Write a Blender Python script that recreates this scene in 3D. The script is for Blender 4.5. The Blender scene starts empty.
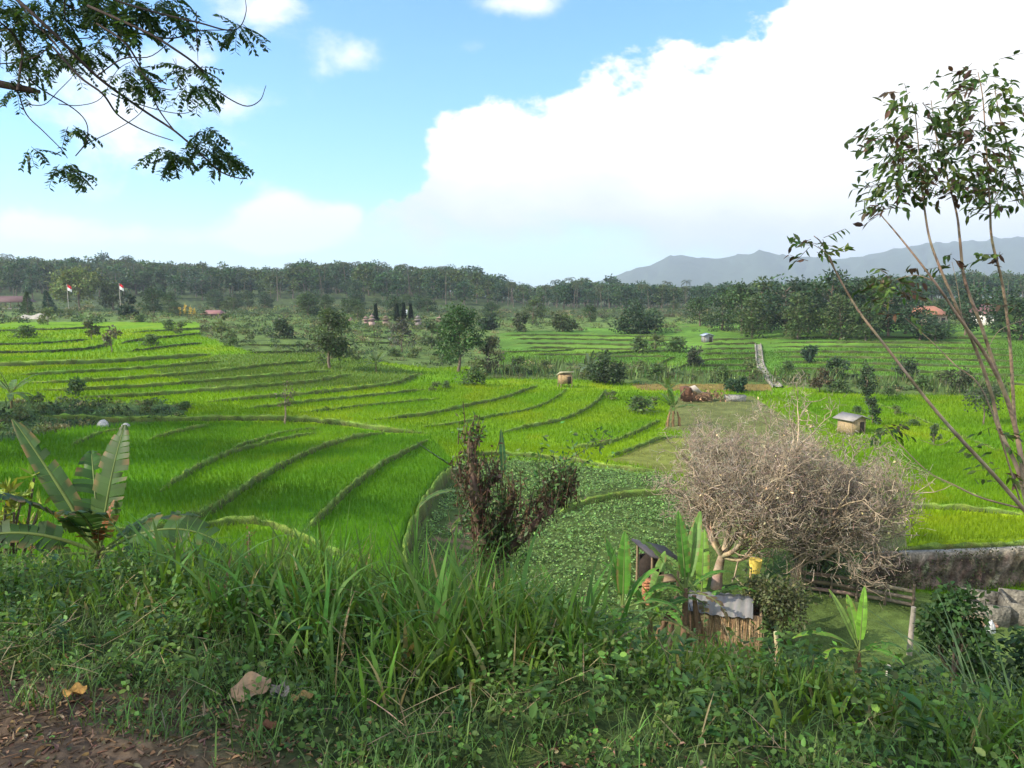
import bpy, math
import numpy as np
from mathutils import Vector
rng = np.random.default_rng(11)
SC = bpy.context.scene
COL = SC.collection
pi = math.pi

# ------------------------------------------------------------------ camera
F = 768.0; PITCH = math.radians(7.35); CZ = 1.65
CP, SP = math.cos(PITCH), math.sin(PITCH)
cam = bpy.data.cameras.new('camera'); cam.sensor_width = 36; cam.lens = 27.0
cam.clip_start = 0.05; cam.clip_end = 20000
co = bpy.data.objects.new('camera', cam); COL.objects.link(co)
co.location = (0, 0, CZ); co.rotation_euler = (pi/2-PITCH, 0, 0)
SC.camera = co

def ray(px, py):
    px = np.asarray(px, float); py = np.asarray(py, float)
    a = (px-512)/F; b = (384-py)/F
    return a, CP+b*SP, -SP+b*CP
def pix(x, y, z):
    h = z-CZ
    d = y*CP-h*SP
    v = y*SP+h*CP
    d = np.maximum(d, 1e-3)
    return 512+F*x/d, 384-F*v/d

def noise2(x, y, sc=1.0, oct=4, seed=0):
    """cheap smooth noise, about -1..1"""
    r = np.random.default_rng(1000+seed)
    out = 0; amp = 1; tot = 0; f = 1/sc
    for o in range(oct):
        for k in range(3):
            a = r.uniform(0, 2*pi); ph = r.uniform(0, 2*pi); ff = f*r.uniform(.8, 1.25)
            b = r.uniform(0, 2*pi); ph2 = r.uniform(0, 2*pi)
            out = out+amp*np.sin((x*math.cos(a)+y*math.sin(a))*ff*2*pi+ph+1.3*np.sin((x*math.cos(b)+y*math.sin(b))*ff*3.1+ph2))/3
        tot += amp; amp *= .55; f *= 2.03
    return out/tot*1.6

def sstep(e0, e1, x):
    t = np.clip((x-e0)/(e1-e0), 0, 1)
    return t*t*(3-2*t)

# ------------------------------------------------------------------ terrain base
# control points: pixel column, pixel row, ground height -> a real point of the valley
CTRL = [
 (-250,600,-4.0),(0,575,-4.8),(120,575,-5.6),(200,570,-6.4),(300,570,-7.2),(380,570,-7.9),
 (-250,500,-5.6),(0,500,-6.2),(200,500,-7.4),(330,500,-8.1),(400,500,-8.6),
 (480,590,-10.7),(560,590,-10.9),(640,600,-11.0),(520,520,-10.6),(620,520,-10.7),(520,470,-10.2),(640,470,-10.3),
 (760,600,-11.2),(860,610,-11.3),(960,600,-11.2),(1100,600,-11.0),(1300,600,-10.5),
 (760,520,-10.9),(860,550,-10.6),(960,540,-10.5),(1100,530,-10.3),
 (-250,430,-6.6),(0,430,-7.3),(200,430,-8.1),(400,430,-9.1),(600,430,-10.1),(750,430,-10.6),(850,430,-10.6),(1000,430,-10.4),(1250,430,-9.8),
 (-250,395,-6.6),(0,395,-7.1),(200,395,-7.8),(400,395,-9.0),(570,395,-10.0),(760,395,-10.6),(1000,395,-10.2),
 (-250,365,-6.1),(0,365,-6.5),(200,365,-7.2),(330,365,-8.0),(450,365,-9.2),(600,365,-10.1),(800,365,-10.0),(1000,365,-9.3),
 (-250,340,-5.8),(0,340,-6.1),(200,340,-6.6),(330,340,-7.6),(450,340,-8.8),(600,340,-9.2),(800,340,-8.6),(1000,340,-7.8),
 (-250,320,-5.0),(0,320,-5.4),(150,320,-5.6),(300,320,-6.8),(450,320,-7.8),(600,320,-8.0),(800,322,-7.6),(1000,320,-6.4),
]
CTRLY = [(-300,300,-5.5),(0,300,-5.6),(200,300,-6.2),(400,300,-7.0),(600,300,-8.2),(800,300,-7),(1050,300,-4),(1300,300,-4),
 (-300,420,1),(0,420,0.5),(150,420,0.5),(300,420,-1.0),(450,420,-3),(530,420,-9),(700,420,-9.5),(900,420,-6),(1300,420,-3),
 (-300,560,4),(0,560,4),(200,560,3),(400,560,1),(530,560,-11),(800,560,-11),(1100,560,-8),
 (-300,1200,-14),(300,1200,-18),(600,1200,-20),(1100,1200,-20),(0,3000,-35),(1000,3000,-35),(500,3000,-35),(500,5500,-45)]
cpts = []
for (px, py, z) in CTRL:
    a, b, c = ray(px, py)
    t = (z-CZ)/c
    cpts.append((a*t, b*t, z))
for (px, Y, z) in CTRLY:
    cpts.append(((px-512)/F*Y, Y, z))
cpts = np.array(cpts)
def warp(x, y):
    yy = np.maximum(y, 6.0)
    return np.clip(x/yy, -1.3, 1.3)*1.6, np.log(yy)
cu, cw = warp(cpts[:, 0], cpts[:, 1])
def kern(r): return r
n = len(cpts)
A = np.zeros((n+3, n+3))
A[:n, :n] = kern(np.sqrt((cu[:, None]-cu)**2+(cw[:, None]-cw)**2+0.002))
A[:n, n] = 1; A[:n, n+1] = cu; A[:n, n+2] = cw
A[n:, :n] = A[:n, n:].T
rb = np.linalg.solve(A, np.concatenate([cpts[:, 2], [0, 0, 0]]))
def valley(x, y):
    u, w = warp(x, y)
    out = rb[n]+rb[n+1]*u+rb[n+2]*w
    for i in range(n):
        out = out+rb[i]*np.sqrt((u-cu[i])**2+(w-cw[i])**2+0.002)
    return out
def road_edge(x):
    return 2.22-0.27*np.clip(x, -4, 5)+0.10*np.sin(x*2.3)+0.06*np.sin(x*5.1+1)
def slope(x, y):
    s = y-road_edge(x)
    q = np.clip(s-0.95, 0, None)
    k = np.interp(x/np.maximum(y, 2.), [-.6, -.25, .06, .22, .45], [.68, .62, .76, .90, .92])
    z = -0.14*np.clip(s, 0, .95)-k*np.where(q < 1.2, q*q/2.4, .6+(q-1.2))
    z = z+0.05*noise2(x, y, 1.7, 3, 5)*sstep(-0.5, 1.0, s)+0.02*noise2(x, y, .5, 2, 6)
    return z
def Hb(x, y):
    x = np.asarray(x, float); y = np.asarray(y, float)
    p = slope(x, y); v = valley(x, y)
    k = 0.35
    m = np.maximum(p, v)
    s = m+k*np.log(np.exp(np.clip((p-m)/k, -30, 0))+np.exp(np.clip((v-m)/k, -30, 0)))-0.0
    s = np.where(y < 4, p, s)
    return s
def march(px, py, H):
    a, b, c = ray(px, py)
    a = np.atleast_1d(a).astype(float); b = np.broadcast_to(np.atleast_1d(b), a.shape); c = np.broadcast_to(np.atleast_1d(c), a.shape)
    ts = np.geomspace(1.8, 5000, 260)
    lo = np.full(a.shape, ts[0]); hi = np.full(a.shape, ts[-1]); done = np.zeros(a.shape, bool)
    prev = ts[0]
    for t in ts[1:]:
        under = (CZ+c*t < H(a*t, b*t)) & ~done & (b*t > 6.5)
        lo = np.where(under, prev, lo); hi = np.where(under, t, hi); done |= under
        prev = t
    for _ in range(26):
        mid = (lo+hi)/2
        un = CZ+c*mid < H(a*mid, b*mid)
        hi = np.where(un, mid, hi); lo = np.where(un, lo, mid)
    return a*hi, b*hi

# ------------------------------------------------------------------ bunds (uphill lies on the left of the direction of travel)
def L(*p): return list(p)
BUNDS = [  # points, step height, half width
 (L((128,537),(180,526),(215,512),(250,485),(300,457),(340,441),(388,429)), .45, .22),
 (L((303,538),(318,524),(345,495),(370,475),(395,458),(428,440)), .45, .22),
 (L((160,494),(195,471),(228,455),(262,444),(322,431)), .35, .2),
 (L((70,447),(98,434),(120,429)), .3, .2),
 (L((148,440),(180,431),(208,424)), .3, .2),
 (L((232,452),(280,436),(320,428)), .2, .15),
 (L((40,416),(110,420),(160,420),(240,419),(300,420),(345,424),(385,430),(430,434)), .6, .4),
 (L((0,537),(60,530),(120,534),(160,531),(200,523),(245,521),(275,528),(303,541),(335,556),(372,562)), .3, .25),
 (L((412,585),(405,560),(410,535),(424,508),(441,482),(458,466)), 1.1, .34),
 (L((556,514),(585,503),(620,496),(668,492),(700,492)), .5, .4),
 (L((452,457),(490,454),(530,456),(580,462),(630,470),(668,474)), .4, .3),
 (L((500,433),(530,426),(560,420),(582,411),(597,401),(606,390)), .4, .24),
 (L((420,427),(460,422),(500,415),(532,409),(553,400),(567,389)), .25, .2),
 (L((372,421),(430,414),(472,405),(505,398),(538,386)), .4, .24),
 (L((240,410),(300,402),(370,395),(425,389)), .35, .22),
 (L((300,413),(370,405),(440,399)), .2, .15),
 (L((205,402),(270,397),(340,391),(395,383),(418,374)), .5, .35),
 (L((70,397),(160,393),(230,388),(300,383),(352,374)), .5, .35),
 (L((30,390),(120,388),(200,382),(270,376),(335,371)), .5, .35),
 (L((20,383),(100,381),(200,373),(262,366),(318,361)), .5, .35),
 (L((15,375),(100,371),(172,366),(222,361)), .5, .35),
 (L((-60,366),(40,364),(110,362),(170,358),(212,354)), .75, .5),
 (L((-40,354),(50,352),(96,348),(112,341)), .4, .3),
 (L((-40,346),(40,344),(88,340)), .35, .3),
 (L((128,352),(165,347),(202,343)), .3, .25),
 (L((118,343),(160,338),(205,333)), .35, .3),
 (L((130,333),(180,330),(240,327)), .35, .3),
 (L((-40,332),(50,330),(110,327)), .35, .3),
 (L((560,450),(600,446),(636,433),(660,420)), .35, .3),
 (L((606,459),(640,445),(664,437),(690,437)), .25, .25),
 (L((772,396),(810,413),(850,433),(895,458),(940,481),(985,500),(1012,504)), .12, .16),
 (L((890,507),(930,508),(975,511),(1030,517)), .35, .3),
 (L((884,553),(930,552),(980,550),(1060,546),(1200,540)), .9, .14),
 (L((870,402),(905,414),(950,432),(1000,452)), .12, .16),
 (L((240,345),(290,346),(330,344)), .3, .25),
 (L((245,353),(290,352),(320,350)), .3, .25),
 (L((346,331),(380,332),(405,331)), .3, .25),(L((344,336),(380,338),(408,336)), .3, .25),(L((350,342),(385,343),(410,341)), .3, .25),
 (L((596,356),(625,352),(650,349)), .3, .25),(L((498,352),(540,352),(575,349)), .3, .25),
]
for k, (yl, yr) in enumerate([(339,340),(343,345),(347,351),(352,357),(357,363),(362,370),(368,378),(374,387)]):   # terraces rising on the right
    x0 = 768+k*2; BUNDS.append((L((x0,yl),(x0+70,yl-.5+k*.3),(x0+140,(yl+yr)/2-1),(1000+k*6,yr-1)), .45, .4))
for k, y in enumerate([339,343.5,348,353,358,364,370]):                      # the block of terraces left of the stone channel
    BUNDS.append((L((706-k*2,y+2),(730,y+1),(757+k,y-.5)), .4, .35))
for k, y in enumerate([336,339.5,344,349,354.5]):                            # centre far terraces
    BUNDS.append((L((505+6*k,y),(560+3*k,y-.3),(620,y+1),(672,y+.5+k*.6)), .4, .35))
BUNDS += [(L((655,369),(664,362),(676,357)), .3, .25),(L((668,371),(690,364),(700,358)), .3, .25)]

def catmull(P, m=8):
    P = np.array(P, float)
    Q = np.vstack([2*P[0]-P[1], P, 2*P[-1]-P[-2]])
    out = []
    for i in range(1, len(Q)-2):
        t = np.linspace(0, 1, m, endpoint=False)[:, None]
        a, b, c, d = Q[i-1], Q[i], Q[i+1], Q[i+2]
        out.append(.5*((2*b)+(c-a)*t+(2*a-5*b+4*c-d)*t**2+(3*b-a-3*c+d)*t**3))
    out.append(P[-1:]);
    return np.vstack(out)
def resample(P, step):
    d = np.r_[0, np.cumsum(np.linalg.norm(np.diff(P, axis=0), axis=1))]
    m = max(2, int(d[-1]/step)+1)
    s = np.linspace(0, d[-1], m)
    return np.stack([np.interp(s, d, P[:, k]) for k in range(P.shape[1])], 1)
bund_data = []
for pts, step, w in BUNDS:
    c = catmull(pts)
    gx, gy = march(c[:, 0], c[:, 1], Hb)
    pl = np.stack([gx, gy], 1)
    yy = pl[:, 1].mean()
    # smooth then resample
    pl = resample(pl, max(.35, yy*.008))
    for _ in range(3):
        pl[1:-1] = .25*pl[:-2]+.5*pl[1:-1]+.25*pl[2:]
    bund_data.append((pl, step, w, max(2.2, yy*.05)))

HK = np.random.default_rng(77).uniform(-.13, .13, 400)
def saw(x, y, want_dist=False, want_tone=False):
    x = np.asarray(x, float); y = np.asarray(y, float)
    shp = x.shape; x = x.ravel(); y = y.ravel()
    out = np.zeros_like(x); dist = np.full_like(x, 1e3); tone = np.zeros_like(x)
    for bi, (pl, s, w, dec) in enumerate(bund_data):
        R = dec*3.5
        idx = np.where((x > pl[:, 0].min()-R) & (x < pl[:, 0].max()+R) & (y > pl[:, 1].min()-R) & (y < pl[:, 1].max()+R))[0]
        if not len(idx): continue
        X = x[idx]; Y = y[idx]
        q = pl if len(pl) < 40 else resample(pl, max(.5, np.linalg.norm(np.diff(pl, axis=0), axis=1).sum()/40))
        best = np.full(len(idx), 1e9); sg = np.zeros(len(idx)); tt = np.zeros(len(idx))
        m = len(q)-1
        for i in range(m):
            ax, ay = q[i]; bx, by = q[i+1]
            ex, ey = bx-ax, by-ay; l2 = ex*ex+ey*ey+1e-9
            t = np.clip(((X-ax)*ex+(Y-ay)*ey)/l2, 0, 1)
            dx = X-ax-t*ex; dy = Y-ay-t*ey
            d2 = dx*dx+dy*dy
            b = d2 < best
            best = np.where(b, d2, best)
            sg = np.where(b, np.sign(ex*(Y-ay)-ey*(X-ax)), sg)
            tt = np.where(b, (i+t)/m, tt)
        d = np.sqrt(best)
        tap = np.clip(np.minimum(tt, 1-tt)*9, 0, 1)
        out[idx] += sg*s*.5*np.exp(-d/dec)*np.clip(d/(w*.9), 0, 1)*tap
        tone[idx] += sg*HK[bi]*np.exp(-d/(dec*1.6))*tap
        dist[idx] = np.minimum(dist[idx], np.where(tap > 0, d/w, 1e3))
    out = out.reshape(shp); dist = dist.reshape(shp)
    if want_tone: return out, dist, tone.reshape(shp)
    return (out, dist) if want_dist else out
def H(x, y): return Hb(x, y)+saw(x, y)
def Hs(x, y): return float(H(np.array([x]), np.array([y]))[0])
def at(px, py):
    """the ground point seen at a pixel of the photograph"""
    x, y = march([px], [py], Hb)
    return float(x[0]), float(y[0]), Hs(x[0], y[0])
def atY(px, Y):
    """ground point at a forward distance, in the column px (columns read at the height of the eye)"""
    z = 0
    x = (px-512)/F*Y
    for _ in range(4):
        z = Hs(x, Y); x = (px-512)/F*(Y*CP-(z-CZ)*SP)
    return x, Y, z
def p3(px, py, Y):
    a, b, c = ray(px, py)
    return np.array([a/b*Y, Y, CZ+c/b*Y])

def inpoly(px, py, poly):
    poly = np.array(poly, float); r = np.zeros(np.shape(px), bool)
    j = len(poly)-1
    for i in range(len(poly)):
        xi, yi = poly[i]; xj, yj = poly[j]
        r ^= ((yi > py) != (yj > py)) & (px < (xj-xi)*(py-yi)/(yj-yi+1e-12)+xi)
        j = i
    return r

# ------------------------------------------------------------------ mesh building
class MB:
    def __init__(s): s.v = []; s.q = []; s.t = []; s.c = []; s.n = 0; s.qm = []; s.tm = []
    def add(s, v, f, c=(.5, .5, .5), m=0):
        v = np.asarray(v, float).reshape(-1, 3); f = np.asarray(f, int)
        if not len(v) or not len(f): return
        c = np.asarray(c, float)
        if c.ndim == 1: c = np.broadcast_to(c, v.shape)
        s.v.append(v); s.c.append(c)
        if f.shape[1] == 4: s.q.append(f+s.n); s.qm.append(np.full(len(f), m))
        else: s.t.append(f+s.n); s.tm.append(np.full(len(f), m))
        s.n += len(v)
    def mesh(s, name, mats, smooth=False):
        me = bpy.data.meshes.new(name)
        v = np.vstack(s.v) if s.v else np.zeros((0, 3))
        q = np.vstack(s.q) if s.q else np.zeros((0, 4), int)
        t = np.vstack(s.t) if s.t else np.zeros((0, 3), int)
        me.vertices.add(len(v)); me.vertices.foreach_set('co', v.ravel().astype(np.float32))
        li = np.r_[q.ravel(), t.ravel()].astype(np.int32)
        me.loops.add(len(li)); me.loops.foreach_set('vertex_index', li)
        st = np.r_[np.arange(len(q))*4, len(q)*4+np.arange(len(t))*3].astype(np.int32)
        me.polygons.add(len(st)); me.polygons.foreach_set('loop_start', st)
        mi = np.r_[np.concatenate(s.qm) if s.qm else [], np.concatenate(s.tm) if s.tm else []].astype(np.int32)
        me.polygons.foreach_set('material_index', mi)
        if smooth: me.polygons.foreach_set('use_smooth', np.ones(len(st), bool))
        me.update(calc_edges=True)
        at_ = me.color_attributes.new('Col', 'FLOAT_COLOR', 'POINT')
        c = np.ones((len(v), 4), np.float32)
        if s.c: c[:, :3] = np.vstack(s.c)
        at_.data.foreach_set('color', c.ravel())
        for m in (mats if isinstance(mats, (list, tuple)) else [mats]): me.materials.append(m)
        return me
    def build(s, name, mats, parent=None, smooth=False):
        o = bpy.data.objects.new(name, s.mesh(name, mats, smooth)); COL.objects.link(o)
        if parent is not None: o.parent = parent
        return o
def tag(o, label=None, cat=None, group=None, kind=None):
    if label: o['label'] = label
    if cat: o['category'] = cat
    if group: o['group'] = group
    if kind: o['kind'] = kind
    return o
def thing(name, loc, label, cat, group=None, rz=0):
    o = bpy.data.objects.new(name, None); COL.objects.link(o)
    o.location = loc; o.rotation_euler = (0, 0, rz); o.empty_display_size = .2
    return tag(o, label, cat, group)
def dup(root, loc, rz=0, sc=1, label=None, group=None):
    c = root.copy(); COL.objects.link(c); c.location = loc; c.rotation_euler = (0, 0, rz)
    c.scale = (sc, sc, sc) if np.isscalar(sc) else sc
    for k, v in (('label', label), ('group', group)):
        if v: c[k] = v
    for ch in list(root.children):
        d = ch.copy(); COL.objects.link(d); d.parent = c
        for g in ch.children:
            e = g.copy(); COL.objects.link(e); e.parent = d
    return c

def norm(v): return v/np.maximum(np.linalg.norm(v, axis=-1, keepdims=True), 1e-9)
def tube(mb, pts, rad, sides=6, col=(.2, .15, .1), m=0, cap=True, jit=0):
    pts = np.array(pts, float); k = len(pts)
    rad = np.interp(np.linspace(0, 1, k), np.linspace(0, 1, len(rad)), rad) if np.ndim(rad) else np.full(k, rad)
    T = norm(np.gradient(pts, axis=0))
    up = np.array([0, 0, 1.]) if abs(T[0, 2]) < .9 else np.array([1., 0, 0])
    V = []
    s = norm(np.cross(T[0], up))
    for i in range(k):
        s = norm(s-T[i]*np.dot(s, T[i])); b = np.cross(T[i], s)
        a = np.arange(sides)/sides*2*pi
        r = rad[i]*(1+jit*rng.normal(size=sides)) if jit else np.full(sides, rad[i])
        V.append(pts[i]+np.outer(np.cos(a)*r, s)+np.outer(np.sin(a)*r, b))
    V = np.vstack(V)
    f = [(i*sides+j, i*sides+(j+1) % sides, (i+1)*sides+(j+1) % sides, (i+1)*sides+j) for i in range(k-1) for j in range(sides)]
    cc = np.asarray(col, float)
    if cc.ndim == 2: cc = np.repeat(cc, sides, axis=0)
    mb.add(V, f, cc, m)
    if cap and sides >= 3:
        tr = [(0, j+1, j) for j in range(1, sides-1)]
        mb.add(V[:sides], tr, cc[:sides] if cc.ndim == 2 else cc, m)
        mb.add(V[-sides:], [(0, j, j+1) for j in range(1, sides-1)], cc[-sides:] if cc.ndim == 2 else cc, m)
def segs(mb, A, B, ra, rb_, sides=4, col=(.2, .15, .1), m=0):
    """many straight tapered twigs at once"""
    A = np.asarray(A, float); B = np.asarray(B, float); N = len(A)
    if not N: return
    T = norm(B-A); up = np.where(np.abs(T[:, 2:3]) < .9, [[0, 0, 1.]], [[1., 0, 0]])
    s = norm(np.cross(T, up)); b = np.cross(T, s)
    a = np.arange(sides)/sides*2*pi
    ring = np.cos(a)[None, :, None]*s[:, None]+np.sin(a)[None, :, None]*b[:, None]
    ra = np.broadcast_to(np.asarray(ra, float), (N,)); rb_ = np.broadcast_to(np.asarray(rb_, float), (N,))
    V = np.concatenate([A[:, None]+ring*ra[:, None, None], B[:, None]+ring*rb_[:, None, None]], 1).reshape(-1, 3)
    base = np.arange(N)[:, None]*2*sides
    j = np.arange(sides); j2 = (j+1) % sides
    f = np.stack([base+j, base+j2, base+sides+j2, base+sides+j], -1).reshape(-1, 4)
    c = np.asarray(col, float)
    if c.ndim == 2: c = np.repeat(c, 2*sides, axis=0)
    mb.add(V, f, c, m)
def box(mb, c, size, rz=0, col=(.5, .5, .5), m=0, taper=0, tilt=None):
    x, y, z = np.array(size)/2.
    v = np.array([(sx*x*(1-taper*(sz > 0)), sy*y*(1-taper*(sz > 0)), sz*z) for sz in (-1, 1) for sy in (-1, 1) for sx in (-1, 1)])
    if tilt: # tilt about x then y
        a, b = tilt
        v = v@np.array([[1, 0, 0], [0, math.cos(a), math.sin(a)], [0, -math.sin(a), math.cos(a)]])
        v = v@np.array([[math.cos(b), 0, -math.sin(b)], [0, 1, 0], [math.sin(b), 0, math.cos(b)]])
    v = v@np.array([[math.cos(rz), math.sin(rz), 0], [-math.sin(rz), math.cos(rz), 0], [0, 0, 1]])+np.array(c, float)
    mb.add(v, [(0, 2, 3, 1), (4, 5, 7, 6), (0, 1, 5, 4), (2, 6, 7, 3), (0, 4, 6, 2), (1, 3, 7, 5)], col, m)
def leafq(mb, P, D, N, Ln, W, col, m=0, fold=.0):
    """pointed leaves, one quad each"""
    D = norm(D); S = norm(np.cross(D, N)); Ln = np.broadcast_to(np.asarray(Ln, float), (len(P),))[:, None]; W = np.broadcast_to(np.asarray(W, float), (len(P),))[:, None]
    up = np.cross(S, D)
    V = np.stack([P, P+D*Ln*.45+S*W/2+up*W*fold, P+D*Ln, P+D*Ln*.45-S*W/2+up*W*fold], 1).reshape(-1, 3)
    f = np.arange(len(P))[:, None]*4+np.array([0, 1, 2, 3])
    c = np.asarray(col, float)
    if c.ndim == 2: c = np.repeat(c, 4, axis=0)
    mb.add(V, f, c, m)
def leaf6(mb, P, D, N, Ln, W, col, m=0, fold=.15):
    """rounder leaves: two halves folded along the midrib"""
    D = norm(D); S = norm(np.cross(D, N)); Ln = np.broadcast_to(np.asarray(Ln, float), (len(P),))[:, None]; W = np.broadcast_to(np.asarray(W, float), (len(P),))[:, None]
    up = np.cross(S, D)
    pts = [P]
    for sg in (1, -1): pts += [P+D*Ln*.22+S*sg*W*.40+up*W*fold, P+D*Ln*.58+S*sg*W*.46+up*W*(fold-.04)-up*Ln*.02]
    pts += [P+D*Ln-up*Ln*.10]
    V = np.stack(pts, 1).reshape(-1, 3)
    b = np.arange(len(P))[:, None]*6
    f = np.concatenate([b+np.array([0, 1, 2, 5]), b+np.array([0, 5, 4, 3])])
    c = np.asarray(col, float)
    if c.ndim == 2: c = np.repeat(c, 6, axis=0)
    mb.add(V, f, c, m)
def rdir(n_, up=0.0):
    d = rng.normal(size=(n_, 3)); d[:, 2] += up
    return norm(d)
def vary(col, n_, amt=.25, hue=.08, r=None):
    r = r or rng
    c = np.array(col, float)[None]*np.exp(r.normal(0, amt, (n_, 1)))
    return np.clip(c*np.exp(r.normal(0, hue, (n_, 3))), 0.002, .95)
def blades(mb, P, az, Ln, W, lean, curve, nseg, col, m=0, twist=0, shape=0.55):
    """grass blades: strips that lean and curl over"""
    P = np.asarray(P, float); N = len(P)
    if not N: return
    d = np.stack([np.cos(az), np.sin(az), np.zeros(N)], 1)
    sd = np.stack([-np.sin(az+twist), np.cos(az+twist), np.zeros(N)], 1)
    pts = [P]; cur = P.copy()
    for i in range(nseg):
        th = lean+curve*((i+.5)/nseg)**1.3
        cur = cur+(d*np.sin(th)[:, None]+np.array([0, 0, 1.])*np.cos(th)[:, None])*(Ln/nseg)[:, None]
        pts.append(cur)
    pts = np.stack(pts, 1)
    t = np.arange(nseg+1)/nseg
    w = np.interp(t, [0, .25, .6, 1], [.55, 1, .8, .04]) if shape else 1-t*.95
    V = np.stack([pts-sd[:, None]*(W[:, None]*w/2)[:, :, None], pts+sd[:, None]*(W[:, None]*w/2)[:, :, None]], 2).reshape(-1, 3)
    base = np.arange(N)[:, None]*2*(nseg+1)
    i = np.arange(nseg)*2
    f = np.stack([base+i, base+i+1, base+i+3, base+i+2], -1).reshape(-1, 4)
    c = np.asarray(col, float)
    if c.ndim == 2: c = np.repeat(c, 2*(nseg+1), axis=0)
    mb.add(V, f, c, m)

# ------------------------------------------------------------------ materials
def newmat(name):
    m = bpy.data.materials.new(name); m.use_nodes = True
    nt = m.node_tree; nt.nodes.clear()
    out = nt.nodes.new('ShaderNodeOutputMaterial')
    return m, nt, out
def nd(nt, typ, **kw):
    x = nt.nodes.new(typ)
    for k, v in kw.items():
        if k in x.inputs: x.inputs[k].default_value = v
        else: setattr(x, k, v)
    return x
def colmat(name, rough=.8, spec=.2, nscale=6., namt=.3, bump=0.0, transl=0.0, bscale=None, fine=None):
    """colour from the mesh's own leaf / bark colour, broken up by procedural noise"""
    m, nt, out = newmat(name); lk = nt.links.new
    at_ = nd(nt, 'ShaderNodeAttribute', attribute_name='Col')
    tc = nd(nt, 'ShaderNodeTexCoord')
    no = nd(nt, 'ShaderNodeTexNoise'); no.inputs['Scale'].default_value = nscale; no.inputs['Detail'].default_value = 5
    lk(tc.outputs['Object'], no.inputs['Vector'])
    mr = nd(nt, 'ShaderNodeMapRange'); mr.inputs[1].default_value = .25; mr.inputs[2].default_value = .75; mr.inputs[3].default_value = 1-namt; mr.inputs[4].default_value = 1+namt
    lk(no.outputs['Fac'], mr.inputs[0])
    fac = mr.outputs[0]
    if fine:
        n2 = nd(nt, 'ShaderNodeTexNoise'); n2.inputs['Scale'].default_value = fine[0]; n2.inputs['Detail'].default_value = 4
        lk(tc.outputs['Object'], n2.inputs['Vector'])
        m2 = nd(nt, 'ShaderNodeMapRange'); m2.inputs[1].default_value = .3; m2.inputs[2].default_value = .7; m2.inputs[3].default_value = 1-fine[1]; m2.inputs[4].default_value = 1+fine[1]
        lk(n2.outputs['Fac'], m2.inputs[0])
        mm = nd(nt, 'ShaderNodeMath', operation='MULTIPLY'); lk(fac, mm.inputs[0]); lk(m2.outputs[0], mm.inputs[1]); fac = mm.outputs[0]
    mu = nd(nt, 'ShaderNodeVectorMath', operation='SCALE'); lk(at_.outputs['Color'], mu.inputs[0]); lk(fac, mu.inputs['Scale'])
    pr = nd(nt, 'ShaderNodeBsdfPrincipled'); pr.inputs['Roughness'].default_value = rough; pr.inputs['Specular IOR Level'].default_value = spec
    lk(mu.outputs[0], pr.inputs['Base Color'])
    if bump:
        nb = nd(nt, 'ShaderNodeTexNoise'); nb.inputs['Scale'].default_value = bscale or nscale*2; nb.inputs['Detail'].default_value = 6
        lk(tc.outputs['Object'], nb.inputs['Vector'])
        bp = nd(nt, 'ShaderNodeBump'); bp.inputs['Strength'].default_value = 1; bp.inputs['Distance'].default_value = bump
        lk(nb.outputs['Fac'], bp.inputs['Height']); lk(bp.outputs[0], pr.inputs['Normal'])
    sh = pr.outputs[0]
    if transl:
        tr = nd(nt, 'ShaderNodeBsdfTranslucent')
        sc = nd(nt, 'ShaderNodeVectorMath', operation='MULTIPLY'); sc.inputs[1].default_value = (1.5, 1.35, .7); lk(mu.outputs[0], sc.inputs[0]); lk(sc.outputs[0], tr.inputs['Color'])
        mx = nd(nt, 'ShaderNodeMixShader'); mx.inputs[0].default_value = transl
        lk(sh, mx.inputs[1]); lk(tr.outputs[0], mx.inputs[2]); sh = mx.outputs[0]
    lk(sh, out.inputs['Surface'])
    return m
M_ground = colmat('ground_soil_and_grass', .95, .1, .9, .22, .04, 0, 9, (26., .4))
M_dirt = M_ground
M_grass = colmat('grass_blade', .55, .25, 3., .15, 0, .4)
M_rice = colmat('rice_blade', .7, .06, .12, .22, 0, .5)
M_leaf = colmat('tree_leaf', .55, .3, 2., .15, 0, .3)
M_glossleaf = colmat('banana_leaf', .5, .25, 5., .15, 0, .35)
M_bark = colmat('bark', .9, .15, 9., .3, .01, 0, 40)
M_twig = colmat('twig_bark', .9, .1, 4., .25)
M_stone = colmat('old_stone', .95, .1, 2.5, .45, .09, 0, 7, (11, .4))
M_wood = colmat('weathered_wood', .85, .15, 8, .3, .006, 0, 40)
M_thatch = colmat('thatch', .95, .1, 3, .3, .03, 0, 25, (20, .3))
M_tin = colmat('roof_sheet', .6, .3, 2, .2, .01, 0, 8)
M_cloth = colmat('cloth', .9, .1, 4, .08)
M_plaster = colmat('plaster', .9, .1, 3, .15, .005, 0, 20)
# ------------------------------------------------------------------ light: sun low from the left, slightly behind the camera
SUN_EL = math.radians(34); SUN_AZ = math.radians(-108)      # azimuth from +Y towards +X
sd = bpy.data.lights.new('sun', 'SUN'); sd.energy = 4.0; sd.angle = math.radians(.53); sd.color = (1, .90, .74)
so = bpy.data.objects.new('sun', sd); COL.objects.link(so)
to_sun = Vector((math.sin(SUN_AZ)*math.cos(SUN_EL), math.cos(SUN_AZ)*math.cos(SUN_EL), math.sin(SUN_EL)))
so.rotation_euler = to_sun.to_track_quat('Z', 'Y').to_euler(); so.location = (-40, -20, 60)

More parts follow.
